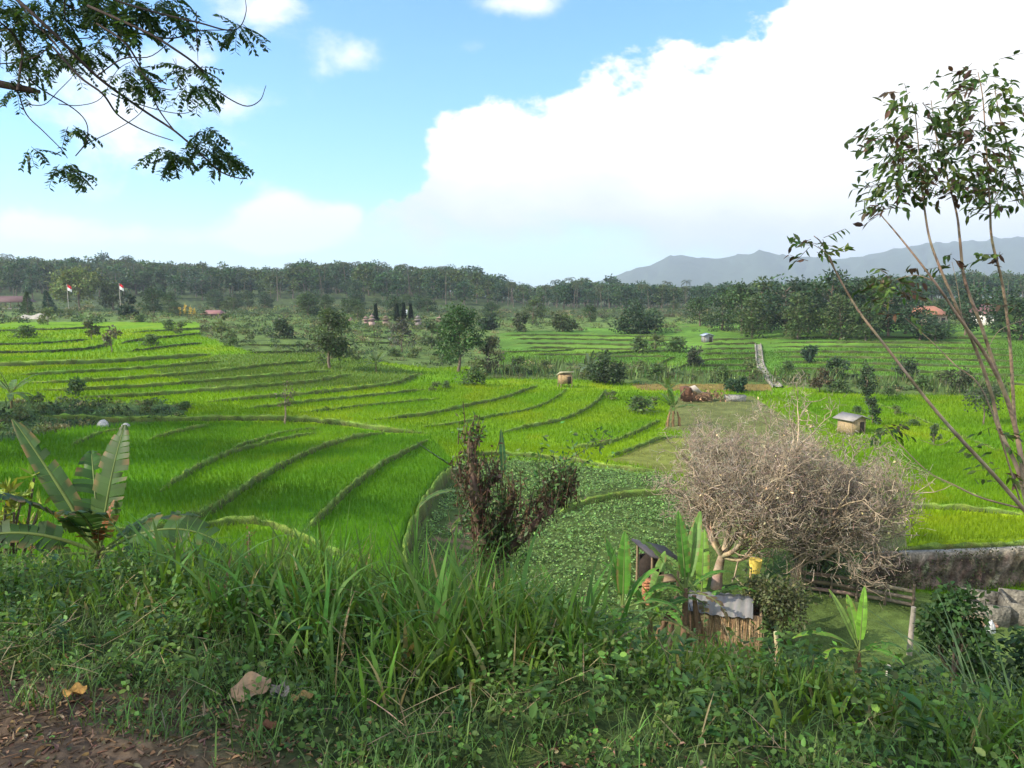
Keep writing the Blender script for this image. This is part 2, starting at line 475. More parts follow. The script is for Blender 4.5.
W = bpy.data.worlds.new('World'); SC.world = W; W.use_nodes = True
nt = W.node_tree; nt.nodes.clear(); lk = nt.links.new
wo = nd(nt, 'ShaderNodeOutputWorld')
sky = nd(nt, 'ShaderNodeTexSky', sky_type='NISHITA'); sky.sun_disc = False
sky.sun_elevation = SUN_EL; sky.sun_rotation = SUN_AZ; sky.air_density = 1.0; sky.dust_density = .6; sky.ozone_density = 2.0; sky.altitude = 600
bg = nd(nt, 'ShaderNodeBackground'); bg.inputs['Strength'].default_value = .128
def M(op, a, b=None, c=None, clamp=False):
    x = nt.nodes.new('ShaderNodeMath'); x.operation = op; x.use_clamp = clamp
    for i, v in enumerate((a, b, c)):
        if v is None: continue
        if isinstance(v, (int, float)): x.inputs[i].default_value = v
        else: lk(v, x.inputs[i])
    return x.outputs[0]
def SM(v, lo, hi):
    x = nt.nodes.new('ShaderNodeMapRange'); x.interpolation_type = 'SMOOTHSTEP'
    lk(v, x.inputs[0]); x.inputs[1].default_value = lo; x.inputs[2].default_value = hi
    return x.outputs[0]
tc = nd(nt, 'ShaderNodeTexCoord'); sx = nd(nt, 'ShaderNodeSeparateXYZ'); lk(tc.outputs['Generated'], sx.inputs[0])
Yc = M('MAXIMUM', sx.outputs[1], .05)
U = M('DIVIDE', sx.outputs[0], Yc); Vv = M('DIVIDE', sx.outputs[2], Yc)
cb = nd(nt, 'ShaderNodeCombineXYZ'); lk(U, cb.inputs[0]); lk(M('MULTIPLY', Vv, 1.5), cb.inputs[1])
def NZ(scale, detail, rough, off=0., dist=0.):
    x = nt.nodes.new('ShaderNodeTexNoise'); x.inputs['Scale'].default_value = scale; x.inputs['Detail'].default_value = detail; x.inputs['Roughness'].default_value = rough; x.inputs['Distortion'].default_value = dist
    mp = nt.nodes.new('ShaderNodeMapping'); mp.inputs['Location'].default_value = (off, off*.7, off*1.3); lk(cb.outputs[0], mp.inputs[0]); lk(mp.outputs[0], x.inputs['Vector'])
    return x.outputs['Fac']
def uv(px, py):
    a, b, c = ray(px, py); return float(a/b), float(c/b)
def curve(pts, x, dflt=-1):
    """piecewise height of a cloud edge over azimuth: (pixel) points -> float curve"""
    P = [uv(*p) for p in pts]
    fc = nt.nodes.new('ShaderNodeFloatCurve'); cu_ = fc.mapping.curves[0]
    while len(cu_.points) > 2: cu_.points.remove(cu_.points[1])
    fc.mapping.use_clip = False
    xs = [(u+1)/2 for u, v in P]; ys = [v for u, v in P]
    cu_.points[0].location = (xs[0], ys[0]); cu_.points[1].location = (xs[-1], ys[-1])
    for a_, b_ in list(zip(xs, ys))[1:-1]: cu_.points.new(a_, b_)
    fc.mapping.update()
    lk(M('MULTIPLY_ADD', x, .5, .5), fc.inputs['Value'])
    return fc.outputs[0]
nb1 = NZ(5.5, 9, .58, 3.1, .3); nb2 = NZ(17, 6, .6, 7.7)
puff = M('ADD', M('MULTIPLY', M('SUBTRACT', nb1, .5), .22), M('MULTIPLY', M('SUBTRACT', nb2, .5), .10))
top = curve([(300,262),(362,218),(378,196),(420,150),(445,128),(500,108),(560,92),(640,72),(690,60),(735,38),(800,-10),(880,-80),(1200,-160)], U)
bot = curve([(340,225),(385,228),(425,248),(500,246),(560,240),(600,247),(660,262),(740,276),(830,280),(950,280),(1100,280),(1250,280)], U)
big = M('MULTIPLY', SM(M('ADD', M('SUBTRACT', top, Vv), puff), -.006, .018), SM(M('ADD', M('SUBTRACT', Vv, bot), M('MULTIPLY', puff, .5)), -.014, .045))
big = M('MULTIPLY', big, SM(M('ADD', U, puff), uv(352, 220)[0], uv(380, 220)[0]))
def blob(px, py, rx, ry, amp):
    u0, v0 = uv(px, py)
    a_ = M('MULTIPLY', M('SUBTRACT', U, u0), F/rx); b_ = M('MULTIPLY', M('SUBTRACT', Vv, v0), F/ry)
    r = M('ADD', M('MULTIPLY', a_, a_), M('MULTIPLY', b_, b_))
    return M('MULTIPLY', M('POWER', 2.718, M('MULTIPLY', r, -1)), amp)
nw = NZ(4.2, 8, .6, 1.4, .4); nf = NZ(9, 7, .6, 5.9, .2)
bl = None
for b_ in [(275,222,42,30,1.15),(345,218,22,14,.75),(310,240,90,14,.5),(345,50,42,30,.50),(265,8,50,22,.6),(510,4,50,14,.55),(475,48,30,14,.28),(20,225,40,16,.6),(100,150,110,70,.42),(250,100,40,18,.35),(130,235,130,14,.42),(40,60,90,50,.38),(180,55,90,60,.25)]:
    o_ = blob(*b_); bl = o_ if bl is None else M('ADD', bl, o_)
small = SM(M('ADD', bl, M('MULTIPLY', M('SUBTRACT', M('ADD', M('MULTIPLY', nw, .5), M('MULTIPLY', nf, .5)), .5), 1.9)), .22, .68)
small = M('MULTIPLY', small, .92)
# loose unseen clouds behind and overhead, spread and brightened to add fill light
gn = nt.nodes.new('ShaderNodeTexNoise'); gn.inputs['Scale'].default_value = 2.6; gn.inputs['Detail'].default_value = 7; lk(tc.outputs['Generated'], gn.inputs['Vector'])
rest = M('MULTIPLY', SM(gn.outputs['Fac'], .40, .60), SM(sx.outputs[1], .35, -.1))
hz = M('MULTIPLY', SM(Vv, .13, -.01), .42)                     # milky air near the horizon
cov = M('MAXIMUM', M('MAXIMUM', big, small), rest, clamp=True)
# brightness inside the cloud: blown white, greyer towards the flat base
gr = M('ADD', M('MULTIPLY', SM(M('SUBTRACT', Vv, bot), .0, .15), .34), .64)
gr = M('MULTIPLY', gr, M('MULTIPLY_ADD', nb1, .9, .56))
mixg = nt.nodes.new('ShaderNodeMix'); mixg.data_type = 'RGBA'
mixg.inputs[6].default_value = (.74, .755, .775, 1); mixg.inputs[7].default_value = (1.0, .985, .96, 1)
lk(M('MAXIMUM', SM(gr, .62, .95), M('SUBTRACT', 1.0, SM(big, .0, .6))), mixg.inputs[0])
cbg = nd(nt, 'ShaderNodeBackground'); lk(mixg.outputs[2], cbg.inputs[0]); lk(M('MULTIPLY_ADD', SM(sx.outputs[1], .40, -.05), .74, .66), cbg.inputs[1])  # clouds out of view get extra strength as fill light
tint = nt.nodes.new('ShaderNodeMix'); tint.data_type = 'RGBA'; tint.blend_type = 'MULTIPLY'; tint.inputs[0].default_value = 1
tint.inputs[7].default_value = (.52, .92, 1.16, 1); lk(sky.outputs[0], tint.inputs[6])
lk(tint.outputs[2], bg.inputs[0])
hbg = nd(nt, 'ShaderNodeBackground'); hbg.inputs[0].default_value = (.70, .82, .95, 1); hbg.inputs[1].default_value = 1.0
m1 = nd(nt, 'ShaderNodeMixShader'); lk(hz, m1.inputs[0]); lk(bg.outputs[0], m1.inputs[1]); lk(hbg.outputs[0], m1.inputs[2])
m2 = nd(nt, 'ShaderNodeMixShader'); lk(cov, m2.inputs[0]); lk(m1.outputs[0], m2.inputs[1]); lk(cbg.outputs[0], m2.inputs[2])
lk(m2.outputs[0], wo.inputs['Surface'])

# ------------------------------------------------------------------ ground sheet
POLY = {
 'veg': [(404,600),(404,545),(422,505),(440,478),(458,462),(520,458),(600,466),(668,476),(700,500),(705,560),(700,612),(620,630),(500,640)],
 'dry': [(606,462),(640,445),(664,437),(700,436),(705,478),(668,474)],
 'stub': [(672,398),(700,396),(752,396),(790,420),(835,455),(905,520),(905,552),(700,560),(690,480),(690,430),(664,430)],
 'orange': [(630,384),(770,384),(772,391),(690,391),(640,390)],
 'yard': [(690,535),(760,548),(868,557),(880,590),(1024,598),(1100,640),(1100,700),(700,700)],
 'hedgeleft': [(-60,400),(80,402),(160,402),(190,408),(185,418),(120,424),(70,430),(20,440),(-60,450)],
 'hedgerow': [(200,322),(330,318),(500,318),(500,366),(430,368),(350,358),(250,352),(200,335)],
 'cornrow': [(470,366),(560,362),(640,366),(760,376),(830,372),(1010,384),(1010,396),(860,394),(770,384),(640,384),(590,380),(480,378)],
 'dryterr': [(215,355),(330,352),(425,374),(400,384),(300,392),(215,392),(150,372)],
}
C_rice = np.array((.118, .225, .006)); C_weed = np.array((.078, .120, .030))
def ground_col(x, y, bd, tone=0):
    z = Hb(x, y); px, py = pix(x, y, z)
    n1 = noise2(x, y, 22, 3, 21); n2 = noise2(x, y, 3.5, 3, 22); n3 = noise2(x, y, .8, 2, 23)
    c = np.tile(C_rice, (len(x), 1))*np.exp(.10*n1)[:, None]
    tone = np.broadcast_to(tone, n1.shape); TN = np.stack([np.exp(1.5*tone), np.exp(.75*tone), np.exp(.3*tone)], 1)
    kind = np.ones(len(x), int)           # 1 = rice
    c[:, 0] *= np.exp(.16*n1)
    nl = inpoly(px, py, [(-60,420),(120,420),(330,424),(430,436),(455,462),(410,520),(405,590),(-60,600)]); c[nl] = np.array((.080, .195, .008))*np.exp(.12*n1[nl])[:, None]  # near-left paddies: cloud shade painted into a darker rice colour
    fr = front_far = (y > 60) & (py < 374+8*sstep(700, 1000, px)) & (px > 470); c[fr] = np.array((.082, .170, .022))*np.exp(.30*n1[fr]+.12*n2[fr])[:, None]
    ylw = (noise2(x, y, 17, 3, 27) > .45)[:, None]; c = np.where(ylw, c*[1.22, 1.04, 1.1], c)*TN
    weed = np.tile(C_weed, (len(x), 1))*np.exp(.35*n2+.2*n3)[:, None]
    def setc(m, col, k=0, v=.25):
        c[m] = np.array(col)*np.exp(v*n2[m]+v*.6*n3[m])[:, None]; kind[m] = k
    front = y > 8
    # far land beyond the fields
    far = (y > 40) & (py < 333-9*sstep(480, 700, px)+6*noise2(x/30, y/30, 1, 2, 3)) & (py > -500) & (px > 205)
    far |= (y > 40) & (py < 322)
    setc(far, C_weed*1.15, 0, .4)
    setc((y > 230), (.045, .065, .022), 0, .4)
    for k, col in (('hedgerow', C_weed*1.1), ('cornrow', C_weed), ('veg', (.055, .085, .022)), ('dry', (.13, .15, .03)), ('stub', (.11, .125, .04)), ('orange', (.16, .125, .035)), ('yard', (.075, .12, .025)), ('hedgeleft', (.05, .09, .025))):
        setc(inpoly(px, py, POLY[k]) & front, col, 0, .25)
    m = inpoly(px, py, POLY['dryterr']) & front; c[m] = np.array((.085, .150, .022))*np.exp(.2*n2[m])[:, None]; kind[m] = 2
    soil = inpoly(px, py, [(415,600),(425,535),(470,500),(500,545),(490,600)]) & front & (n2+n3 > .1)
    setc(soil, (.12, .085, .05), 0)
    # slope in front, then the dirt of the road
    setc((px > 405) & (py > 596) & front & (y < 40), C_weed*.9, 0, .35)
    sl = slope(x, y) > valley(x, y)-.25
    setc(sl, (.030, .045, .014), 0, .3)
    s = y-road_edge(x)+.25*n2+.12*n3
    d = (y < 7) & (s < .25)
    mixv = sstep(.35, -.15, s)[:, None]
    dirt = np.array((.115, .080, .053))*np.exp(.3*n2+.3*n3)[:, None]
    c = np.where((y < 7)[:, None], c*(1-mixv)+dirt*mixv, c)
    kind[(y < 7)] = 0
    kind[bd < .42] = 0
    return c, kind
def polar(nt_, ys, ang):
    pass
ang = np.concatenate([np.linspace(-pi, -.80, 30, endpoint=False), np.linspace(-.80, .80, 1000), np.linspace(.80, pi, 30)[1:]])
rad = np.concatenate([[.02, .6, 1.2], np.geomspace(1.8, 12, 150, endpoint=False), np.geomspace(12, 260, 560, endpoint=False), np.geomspace(260, 5600, 110)])
GX = np.sin(ang)[None]*rad[:, None]; GY = np.cos(ang)[None]*rad[:, None]
sw, bd, tn_ = saw(GX, GY, True, True)
GZ = Hb(GX, GY)
rough = np.clip(GY, 0, 60)/60*.05
GZ = GZ+sw+.02*noise2(GX, GY, .9, 2, 40)*sstep(3, 9, GY)
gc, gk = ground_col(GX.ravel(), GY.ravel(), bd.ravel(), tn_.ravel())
g = MB()
nr, na = GX.shape
ii, jj = np.meshgrid(np.arange(nr-1), np.arange(na-1), indexing='ij')
fq = np.stack([ii*na+jj, (ii+1)*na+jj, (ii+1)*na+jj+1, ii*na+jj+1], -1).reshape(-1, 4)[:, ::-1]
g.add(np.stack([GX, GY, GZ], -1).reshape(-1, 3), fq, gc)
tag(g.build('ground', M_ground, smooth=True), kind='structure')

# ------------------------------------------------------------------ bunds: grassy banks between the paddies
bm_ = MB(); tuftP = []; tuftS = []
for pl, s, w, dec in bund_data:
    q = pl; m = len(q); w = np.full((m, 1), w*(.36 if q[:, 1].mean() < 95 else .5))*(1+.40*noise2(q[:, 0], q[:, 1], 2.8, 3, 88))[:, None]; yy_ = q[:, 1].mean()
    T = norm(np.gradient(q, axis=0)); Nn = np.stack([-T[:, 1], T[:, 0]], 1)
    up = q+Nn*w*1.25; dn = q-Nn*w*1.25
    zu = H(up[:, 0], up[:, 1]); zd = H(dn[:, 0], dn[:, 1])
    tap = np.clip(np.minimum(np.linspace(0, 1, m), np.linspace(1, 0, m))*12, 0, 1)
    hc = ((.09+.06*s)*tap+.02)*(1+.5*noise2(q[:, 0]+9, q[:, 1], 1.9, 3, 89))
    jit = .14*w*rng.normal(size=(m, 5))
    prof = [(1.25, zu-.10), (.62, zu+hc*.75), (.0, np.maximum(zu, zd)+hc), (-.50, (zu*.75+zd*.25)+hc*.55), (-1.25, zd-.10)]
    rows = []
    for k, (o, z) in enumerate(prof):
        xy = q+Nn*(w*o+jit[:, k:k+1]*(0 < k < 4))
        rows.append(np.column_stack([xy, z+(.04*rng.normal(size=m) if 0 < k < 4 else 0)]))
    V = np.stack(rows, 1).reshape(-1, 3)
    cg = vary((.15, .23, .040), m, .16, .07); cd = vary((.040, .048, .018), m, .3, .1)  # downhill side darkened: soil and weeds, plus its shade painted in
    if yy_ > 95: cg = vary((.050, .075, .022), m, .25, .08)  # far bank tops painted dark to draw their shadow lines
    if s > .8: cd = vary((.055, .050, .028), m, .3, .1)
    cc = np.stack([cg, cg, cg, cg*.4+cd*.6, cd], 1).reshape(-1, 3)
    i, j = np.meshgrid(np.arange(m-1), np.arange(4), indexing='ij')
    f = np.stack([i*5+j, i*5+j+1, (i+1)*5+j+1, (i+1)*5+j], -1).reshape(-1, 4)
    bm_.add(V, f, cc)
    ln = np.linalg.norm(np.diff(q, axis=0), axis=1).sum(); yy = q[:, 1].mean()
    if yy < 240:
        cnt = int(ln*np.clip(800/yy, 4, 20))
        k = rng.integers(0, m-1, cnt); t = rng.random((cnt, 1))
        o = rng.uniform(-1.2, 1.0, (cnt, 1))
        P = q[k]*(1-t)+q[k+1]*t+Nn[k]*o*w[k]
        z = np.interp(o.ravel(), [-1.25, -.5, 0, .62, 1.25], [0, .55, 1, .8, 0])
        zz = zd[k]+(np.maximum(zu, zd)[k]+hc[k]-zd[k])*z-.04
        tuftP.append(np.column_stack([P, zz])); tuftS.append(np.full(cnt, np.clip(yy/45, .8, 2.6)))
tag(bm_.build('paddy_bunds', M_ground, smooth=True), kind='structure')
tuftP = np.vstack(tuftP); tuftS = np.concatenate(tuftS); nT = len(tuftP)
bt = MB()
for rep in range(2):
    blades(bt, tuftP+rng.normal(0, .05, (nT, 3))*[1, 1, 0], rng.uniform(0, 2*pi, nT), rng.uniform(.08, .24, nT)*np.sqrt(tuftS), rng.uniform(.02, .05, nT)*tuftS, rng.uniform(.1, .7, nT), rng.uniform(.2, 1.2, nT), 2, vary((.12, .205, .030), nT, .28, .12))
tag(bt.build('bund_grass', M_grass), 'rough grass growing along the banks between the rice paddies', 'grass', kind='stuff')

# ------------------------------------------------------------------ rice: planted tufts, dense near the camera, thinner further off
def rice_points(y0, y1, sp, frac=1.0):
    a = .5
    xs = np.arange(-y1*1.3, y1*1.3, sp)
    X, Y = np.meshgrid(xs, xs); X = X.ravel(); Y = Y.ravel()
    X, Y = X*math.cos(a)-Y*math.sin(a), X*math.sin(a)+Y*math.cos(a)
    k = (Y >= y0) & (Y < y1) & (np.abs(X/np.maximum(Y, .1)) < .72)
    X, Y = X[k], Y[k]
    X = X+rng.normal(0, sp*.16, len(X)); Y = Y+rng.normal(0, sp*.16, len(Y))
    s_, b_, tn_ = saw(X, Y, True, True)
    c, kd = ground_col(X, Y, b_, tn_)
    k = (kd >= 1) & (b_ > .42)
    return X[k], Y[k], Hb(X, Y)[k]+s_[k], c[k]
rm = MB()
for (y0, y1, sp, nb, bw, bl_) in [(14, 34, .22, 5, .024, .34), (34, 55, .25, 5, .034, .33), (55, 85, .37, 4, .058, .33), (85, 130, .62, 3, .10, .34)]:
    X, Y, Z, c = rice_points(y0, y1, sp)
    N = len(X)
    for r in range(nb):
        P = np.column_stack([X+rng.normal(0, sp*.16, N), Y+rng.normal(0, sp*.16, N), Z-.02])
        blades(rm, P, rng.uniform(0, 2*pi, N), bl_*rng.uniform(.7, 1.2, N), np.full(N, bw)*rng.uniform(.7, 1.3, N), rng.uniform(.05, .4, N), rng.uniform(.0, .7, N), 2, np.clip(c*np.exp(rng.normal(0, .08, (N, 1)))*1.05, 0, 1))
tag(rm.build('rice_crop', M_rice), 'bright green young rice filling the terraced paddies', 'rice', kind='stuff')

# ------------------------------------------------------------------ mountains
RIDGE = [(380,300),(480,298),(560,290),(605,279),(625,272),(648,267),(664,259),(680,254),(694,258),(712,259),(735,255),(762,253),(790,257),(822,259),(852,258),(880,251),(905,246),(940,243),(980,241),(1024,236),(1120,228),(1300,240),(1500,262),(1700,290)]
mr = MB()
xs = np.linspace(380, 1700, 260); top_ = np.interp(xs, [p[0] for p in RIDGE], [p[1] for p in RIDGE])
D0 = 4300.
rows = []
nk = 34
for k in range(nk):
    t = k/(nk-1)                                   # 0 front foot .. .5 crest .. 1 back foot
    dist = D0-900+1800*t
    crest = np.array([p3(a_, b_, D0)[2] for a_, b_ in zip(xs, top_)])
    prof = math.sin(pi*t)**1.25
    X = (xs-512)/F*dist
    rg = noise2(xs/38+0*t, np.full_like(xs, t*3), 1.0, 4, 60)*.24*math.sin(2*pi*min(t, .5))
    Z = -60+(crest+60)*np.clip(prof*(1+rg), 0, 1.05)
    rows.append(np.column_stack([X, np.full_like(X, dist)+60*np.sin(xs/25.), Z]))
V = np.stack(rows, 0); a_, b_ = V.shape[:2]
i, j = np.meshgrid(np.arange(a_-1), np.arange(b_-1), indexing='ij')
mr.add(V.reshape(-1, 3), np.stack([i*b_+j, i*b_+j+1, (i+1)*b_+j+1, (i+1)*b_+j], -1).reshape(-1, 4), (.045, .065, .04))
M_mtn = colmat('forested_mountain', 1, 0, .004, .3, 12., 0, .02)
tag(mr.build('mountains', M_mtn, smooth=True), kind='structure')

# ------------------------------------------------------------------ air
hzb = MB(); box(hzb, (0, 300, 170), (13600, 13600, 500))
hm, hnt, hout = newmat('thin_haze')
pv = hnt.nodes.new('ShaderNodeVolumePrincipled'); pv.inputs['Color'].default_value = (.76, .88, 1, 1); pv.inputs['Density'].default_value = 2.2e-4; pv.inputs['Anisotropy'].default_value = .2
hnt.links.new(pv.outputs[0], hout.inputs['Volume'])
tag(hzb.build('haze', hm), 'thin blue haze filling the air over the valley', 'haze', kind='stuff')

# ------------------------------------------------------------------ render settings
SC.render.engine = 'CYCLES'
SC.cycles.max_bounces = 5; SC.cycles.diffuse_bounces = 3; SC.cycles.glossy_bounces = 2; SC.cycles.transmission_bounces = 3; SC.cycles.volume_bounces = 0; SC.cycles.transparent_max_bounces = 8
SC.cycles.use_denoising = True; SC.cycles.sample_clamp_indirect = 6
SC.view_settings.view_transform = 'Standard'; SC.view_settings.look = 'None'; SC.view_settings.exposure = 1.10; SC.view_settings.gamma = 1
# ------------------------------------------------------------------ generators
def in_frame(P, mg=25):
    px, py = pix(P[:, 0], P[:, 1], P[:, 2])
    return (P[:, 1] > .3) & (px > -mg) & (px < 1024+mg) & (py > -mg) & (py < 768+mg)
def tree_data(h, w, col, leaf, ncl, nlf, th=.3, seed=0, flat=.8, rtrunk=None, bark=(.14, .11, .08), wl=.55, clr=.22, lean=0.0, bottom=.25):
    """trunk + limbs, and a crown of many small leaves gathered in uneven clumps"""
    r = np.random.default_rng(seed)
    tb, cb_ = MB(), MB()
    rt = rtrunk or h*.022
    topz = h*.8
    k = 7
    z = np.linspace(0, topz, k)
    wobx = np.cumsum(r.normal(0, h*.012, k))+lean*z; woby = np.cumsum(r.normal(0, h*.012, k)); wobx -= wobx[0]; woby -= woby[0]
    sp_ = np.column_stack([wobx, woby, z-.15])
    tube(tb, sp_, [rt*1.35, rt, rt*.8, rt*.5, rt*.25], 7, bark)
    C = []; 
    for i in range(ncl):
        f = (i+.5)/ncl
        zz = h*(bottom+(1-bottom)*r.beta(1.3, 1.1))
        t = (zz/h-bottom)/(1-bottom)
        prof = math.sqrt(max(.02, 1-(2*t-.85)**2*.75))*(1 if flat else 1)
        rr = w/2*prof*r.uniform(.35, 1.02)
        a = r.uniform(0, 2*pi)
        cx = np.interp(min(zz, topz), z, wobx)+rr*math.cos(a); cy = np.interp(min(zz, topz), z, woby)+rr*math.sin(a)
        c = np.array([cx, cy, zz]); C.append(c)
        z0 = max(h*th*.8, min(zz-rr*.5, topz*.95)); p0 = np.array([np.interp(z0, z, wobx), np.interp(z0, z, woby), z0-.15])
        mid = (p0+c)/2+r.normal(0, h*.02, 3)
        tube(tb, [p0, mid, c], [rt*.38, rt*.22, rt*.06], 4, bark, cap=False)
        cr = w*clr*r.uniform(.6, 1.25)
        nn = int(nlf*r.uniform(.6, 1.4))
        d = norm(r.normal(size=(nn, 3))); q = d*(r.random((nn, 1))**.45)*cr*np.array([1, 1, flat])
        P = c+q
        D = norm(d*.7+r.normal(0, .6, (nn, 3))+np.array([0, 0, -.25]))
        Nn = norm(r.normal(0, .6, (nn, 3))+np.array([0, 0, .8])+d*.4)
        tone = math.exp(r.normal(0, .22))
        (leaf6 if leaf < .16 else leafq)(cb_, P, D, Nn, leaf*r.uniform(.6, 1.3, nn), leaf*wl*r.uniform(.7, 1.2, nn), vary(np.array(col)*tone, nn, .22, .09, r))
    return tb, cb_
def put_tree(name, loc, data, label, cat='tree', group=None, crown='crown', trunk='trunk', rz=0):
    t = thing(name, loc, label, cat, group, rz)
    data[0].build(trunk, M_bark, t, True); data[1].build(crown, M_leaf, t)
    return t
def palm_data(h, fl, nf, col, seed, nl=12, r0=.16, ll=.75):
    r = np.random.default_rng(seed); tb, cb_ = MB(), MB()
    lean = r.normal(0, .07, 2); z = np.linspace(0, h, 8)
    sp_ = np.column_stack([lean[0]*z*z/h, lean[1]*z*z/h, z-.1])
    tube(tb, sp_, [r0*1.3, r0, r0*.8, r0*.7], 7, (.13, .11, .085))
    top_ = sp_[-1]
    for i in range(nf):
        a = i*2.399+r.normal(0, .2); el = r.uniform(-.35, 1.25)
        L_ = fl*r.uniform(.8, 1.1); k = 8; d = np.array([math.cos(a), math.sin(a)])
        p = top_.copy(); pts = [p.copy()]; e = el
        for s_ in range(k):
            p = p+np.array([d[0]*math.cos(e), d[1]*math.cos(e), math.sin(e)])*L_/k; pts.append(p.copy()); e -= (.20+.10*s_/k)*(1.2 if el > .2 else .7)
        pts = np.array(pts); tube(cb_, pts, [.04, .008], 3, np.array(col)*1.2, cap=False)
        T = norm(np.gradient(pts, axis=0)); t = np.linspace(.12, 1, nl)
        P = np.stack([np.interp(t, np.linspace(0, 1, k+1), pts[:, c]) for c in range(3)], 1)
        Tt = np.stack([np.interp(t, np.linspace(0, 1, k+1), T[:, c]) for c in range(3)], 1)
        side = norm(np.cross(Tt, [0, 0, 1.]))
        for sg in (-1, 1):
            D = norm(side*sg*.8+Tt*.55+np.array([0, 0, -.45])+r.normal(0, .12, (nl, 3)))
            leafq(cb_, P, D, norm(np.array([0, 0, 1.])+side*sg*.4), ll*fl/3.5*np.sin(np.clip(t*2.6+.35, 0, pi))**.6+.05, L_/nl*.62, vary(col, nl, .18, .06, r))
    return tb, cb_
def banana_leaf(L_, W_, az, el, droop, base, col, petiole=.25, torn=.0, fold=.35, n_=18, seed=0, mid=(.16, .22, .06), roll=0):
    r = np.random.default_rng(seed); mb = MB()
    d = np.array([math.cos(az), math.sin(az)])
    p = np.array(base, float); e = el; pts = [p.copy()]
    tot = n_+3; step = L_*(1+petiole)/tot
    for i in range(tot):
        p = p+np.array([d[0]*math.cos(e), d[1]*math.cos(e), math.sin(e)])*step; pts.append(p.copy()); e -= droop/tot*(.4+1.2*i/tot)
    pts = np.array(pts); T = norm(np.gradient(pts, axis=0))
    tube(mb, pts, [.03*L_/1.6, .018*L_/1.6, .004], 5, mid, cap=False)
    i0 = int(round(tot*petiole/(1+petiole)))
    s = norm(np.cross(T, np.array([-d[1], d[0], 0])*0+np.array([0, 0, 1.]) if abs(el) < 1.3 else np.cross(T, [d[0], d[1], .001])))
    s = norm(np.cross(T, [0, 0, 1.])) if abs(el) < 1.45 else np.tile(np.array([-d[1], d[0], 0]), (len(T), 1))
    up = np.cross(s, T)
    if roll: s, up = s*math.cos(roll)+up*math.sin(roll), up*math.cos(roll)-s*math.sin(roll)
    m = tot-i0
    t = np.linspace(0, 1, m+1)
    w = W_/2*np.clip(np.sin(np.clip(t*.93+.07, 0, 1)**.72*pi), .02, 1)**.55
    for sg in (-1, 1):
        for i in range(m):
            if torn and r.random() < torn*.18: continue
            a, b = i0+i, i0+i+1
            dr1 = fold*up[a]-(torn*r.uniform(0, .8))*np.array([0, 0, 1]); dr2 = fold*up[b]-(torn*r.uniform(0, .8))*np.array([0, 0, 1])
            fw = .35
            o1 = (s[a]*sg+dr1*.6+T[a]*fw); o2 = (s[b]*sg+dr2*.6+T[b]*fw)
            o1 = norm(o1)*w[i]; o2 = norm(o2)*w[i+1]
            A0, B0 = pts[a], pts[b]
            if torn: B0 = A0+(B0-A0)*(1-.06*torn)
            m1 = A0+o1*.55+up[a]*.04*W_; m2 = B0+o2*.55+up[b]*.04*W_
            e1 = A0+o1; e2 = B0+o2
            c = np.array(col)*math.exp(r.normal(0, .16))
            if torn > .15 and r.random() < .25*torn: o1 = o1*r.uniform(.3, .8); e1 = A0+o1; e2 = B0+o2*.7
            eb = min(1, r.random()**3*1.6*(torn > .08)); ce = c*(1-eb)+np.array((.20, .125, .05))*eb
            mb.add([A0, B0, m2, m1, e1, e2], [(0, 1, 2, 3), (3, 2, 5, 4)], np.array([c*1.15, c*1.15, c, c, ce, ce]))
    return mb
def banana(loc, h, leaves, label, group=None, stemcol=(.13, .12, .05), stems=((0, 0, 1),), cat='banana plant'):
    """leaves: (length, width, azimuth, elevation, droop, colour, torn)"""
    t = thing('banana_plant', loc, label, cat, group)
    st = MB()
    for (sx_, sy_, f) in stems:
        tube(st, [(sx_, sy_, -.2), (sx_*.9, sy_*.9, h*.5*f), (sx_*.6, sy_*.6, h*f)], [.10*h**.5, .08*h**.5, .045*h**.5], 9, stemcol)
        for q in range(7):
            a = rng.uniform(0, 2*pi); z = rng.uniform(.1, .9)*h*f
            P = np.array([[sx_+.07*math.cos(a), sy_+.07*math.sin(a), z]])
            leafq(st, P, np.array([[math.cos(a)*.3, math.sin(a)*.3, -1]]), np.array([[math.cos(a), math.sin(a), .2]]), .45*h**.5, .10, (.16, .10, .05))
    st.build('pseudostem', M_bark, t, True)
    for i, lf in enumerate(leaves):
        L_, W_, az, el, dr, c, tn = lf[:7]
        ex = lf[7] if len(lf) > 7 else {}
        b = ex.pop('base', (0, 0, h*.92)) if ex else (0, 0, h*.92)
        banana_leaf(L_, W_, az, el, dr, b, c, torn=tn, seed=int(rng.integers(1e6)), **ex).build('leaf', M_glossleaf, t, True)
    return t
G1 = (.045, .13, .018); G2 = (.07, .19, .022); G3 = (.03, .085, .02); G4 = (.13, .26, .03)

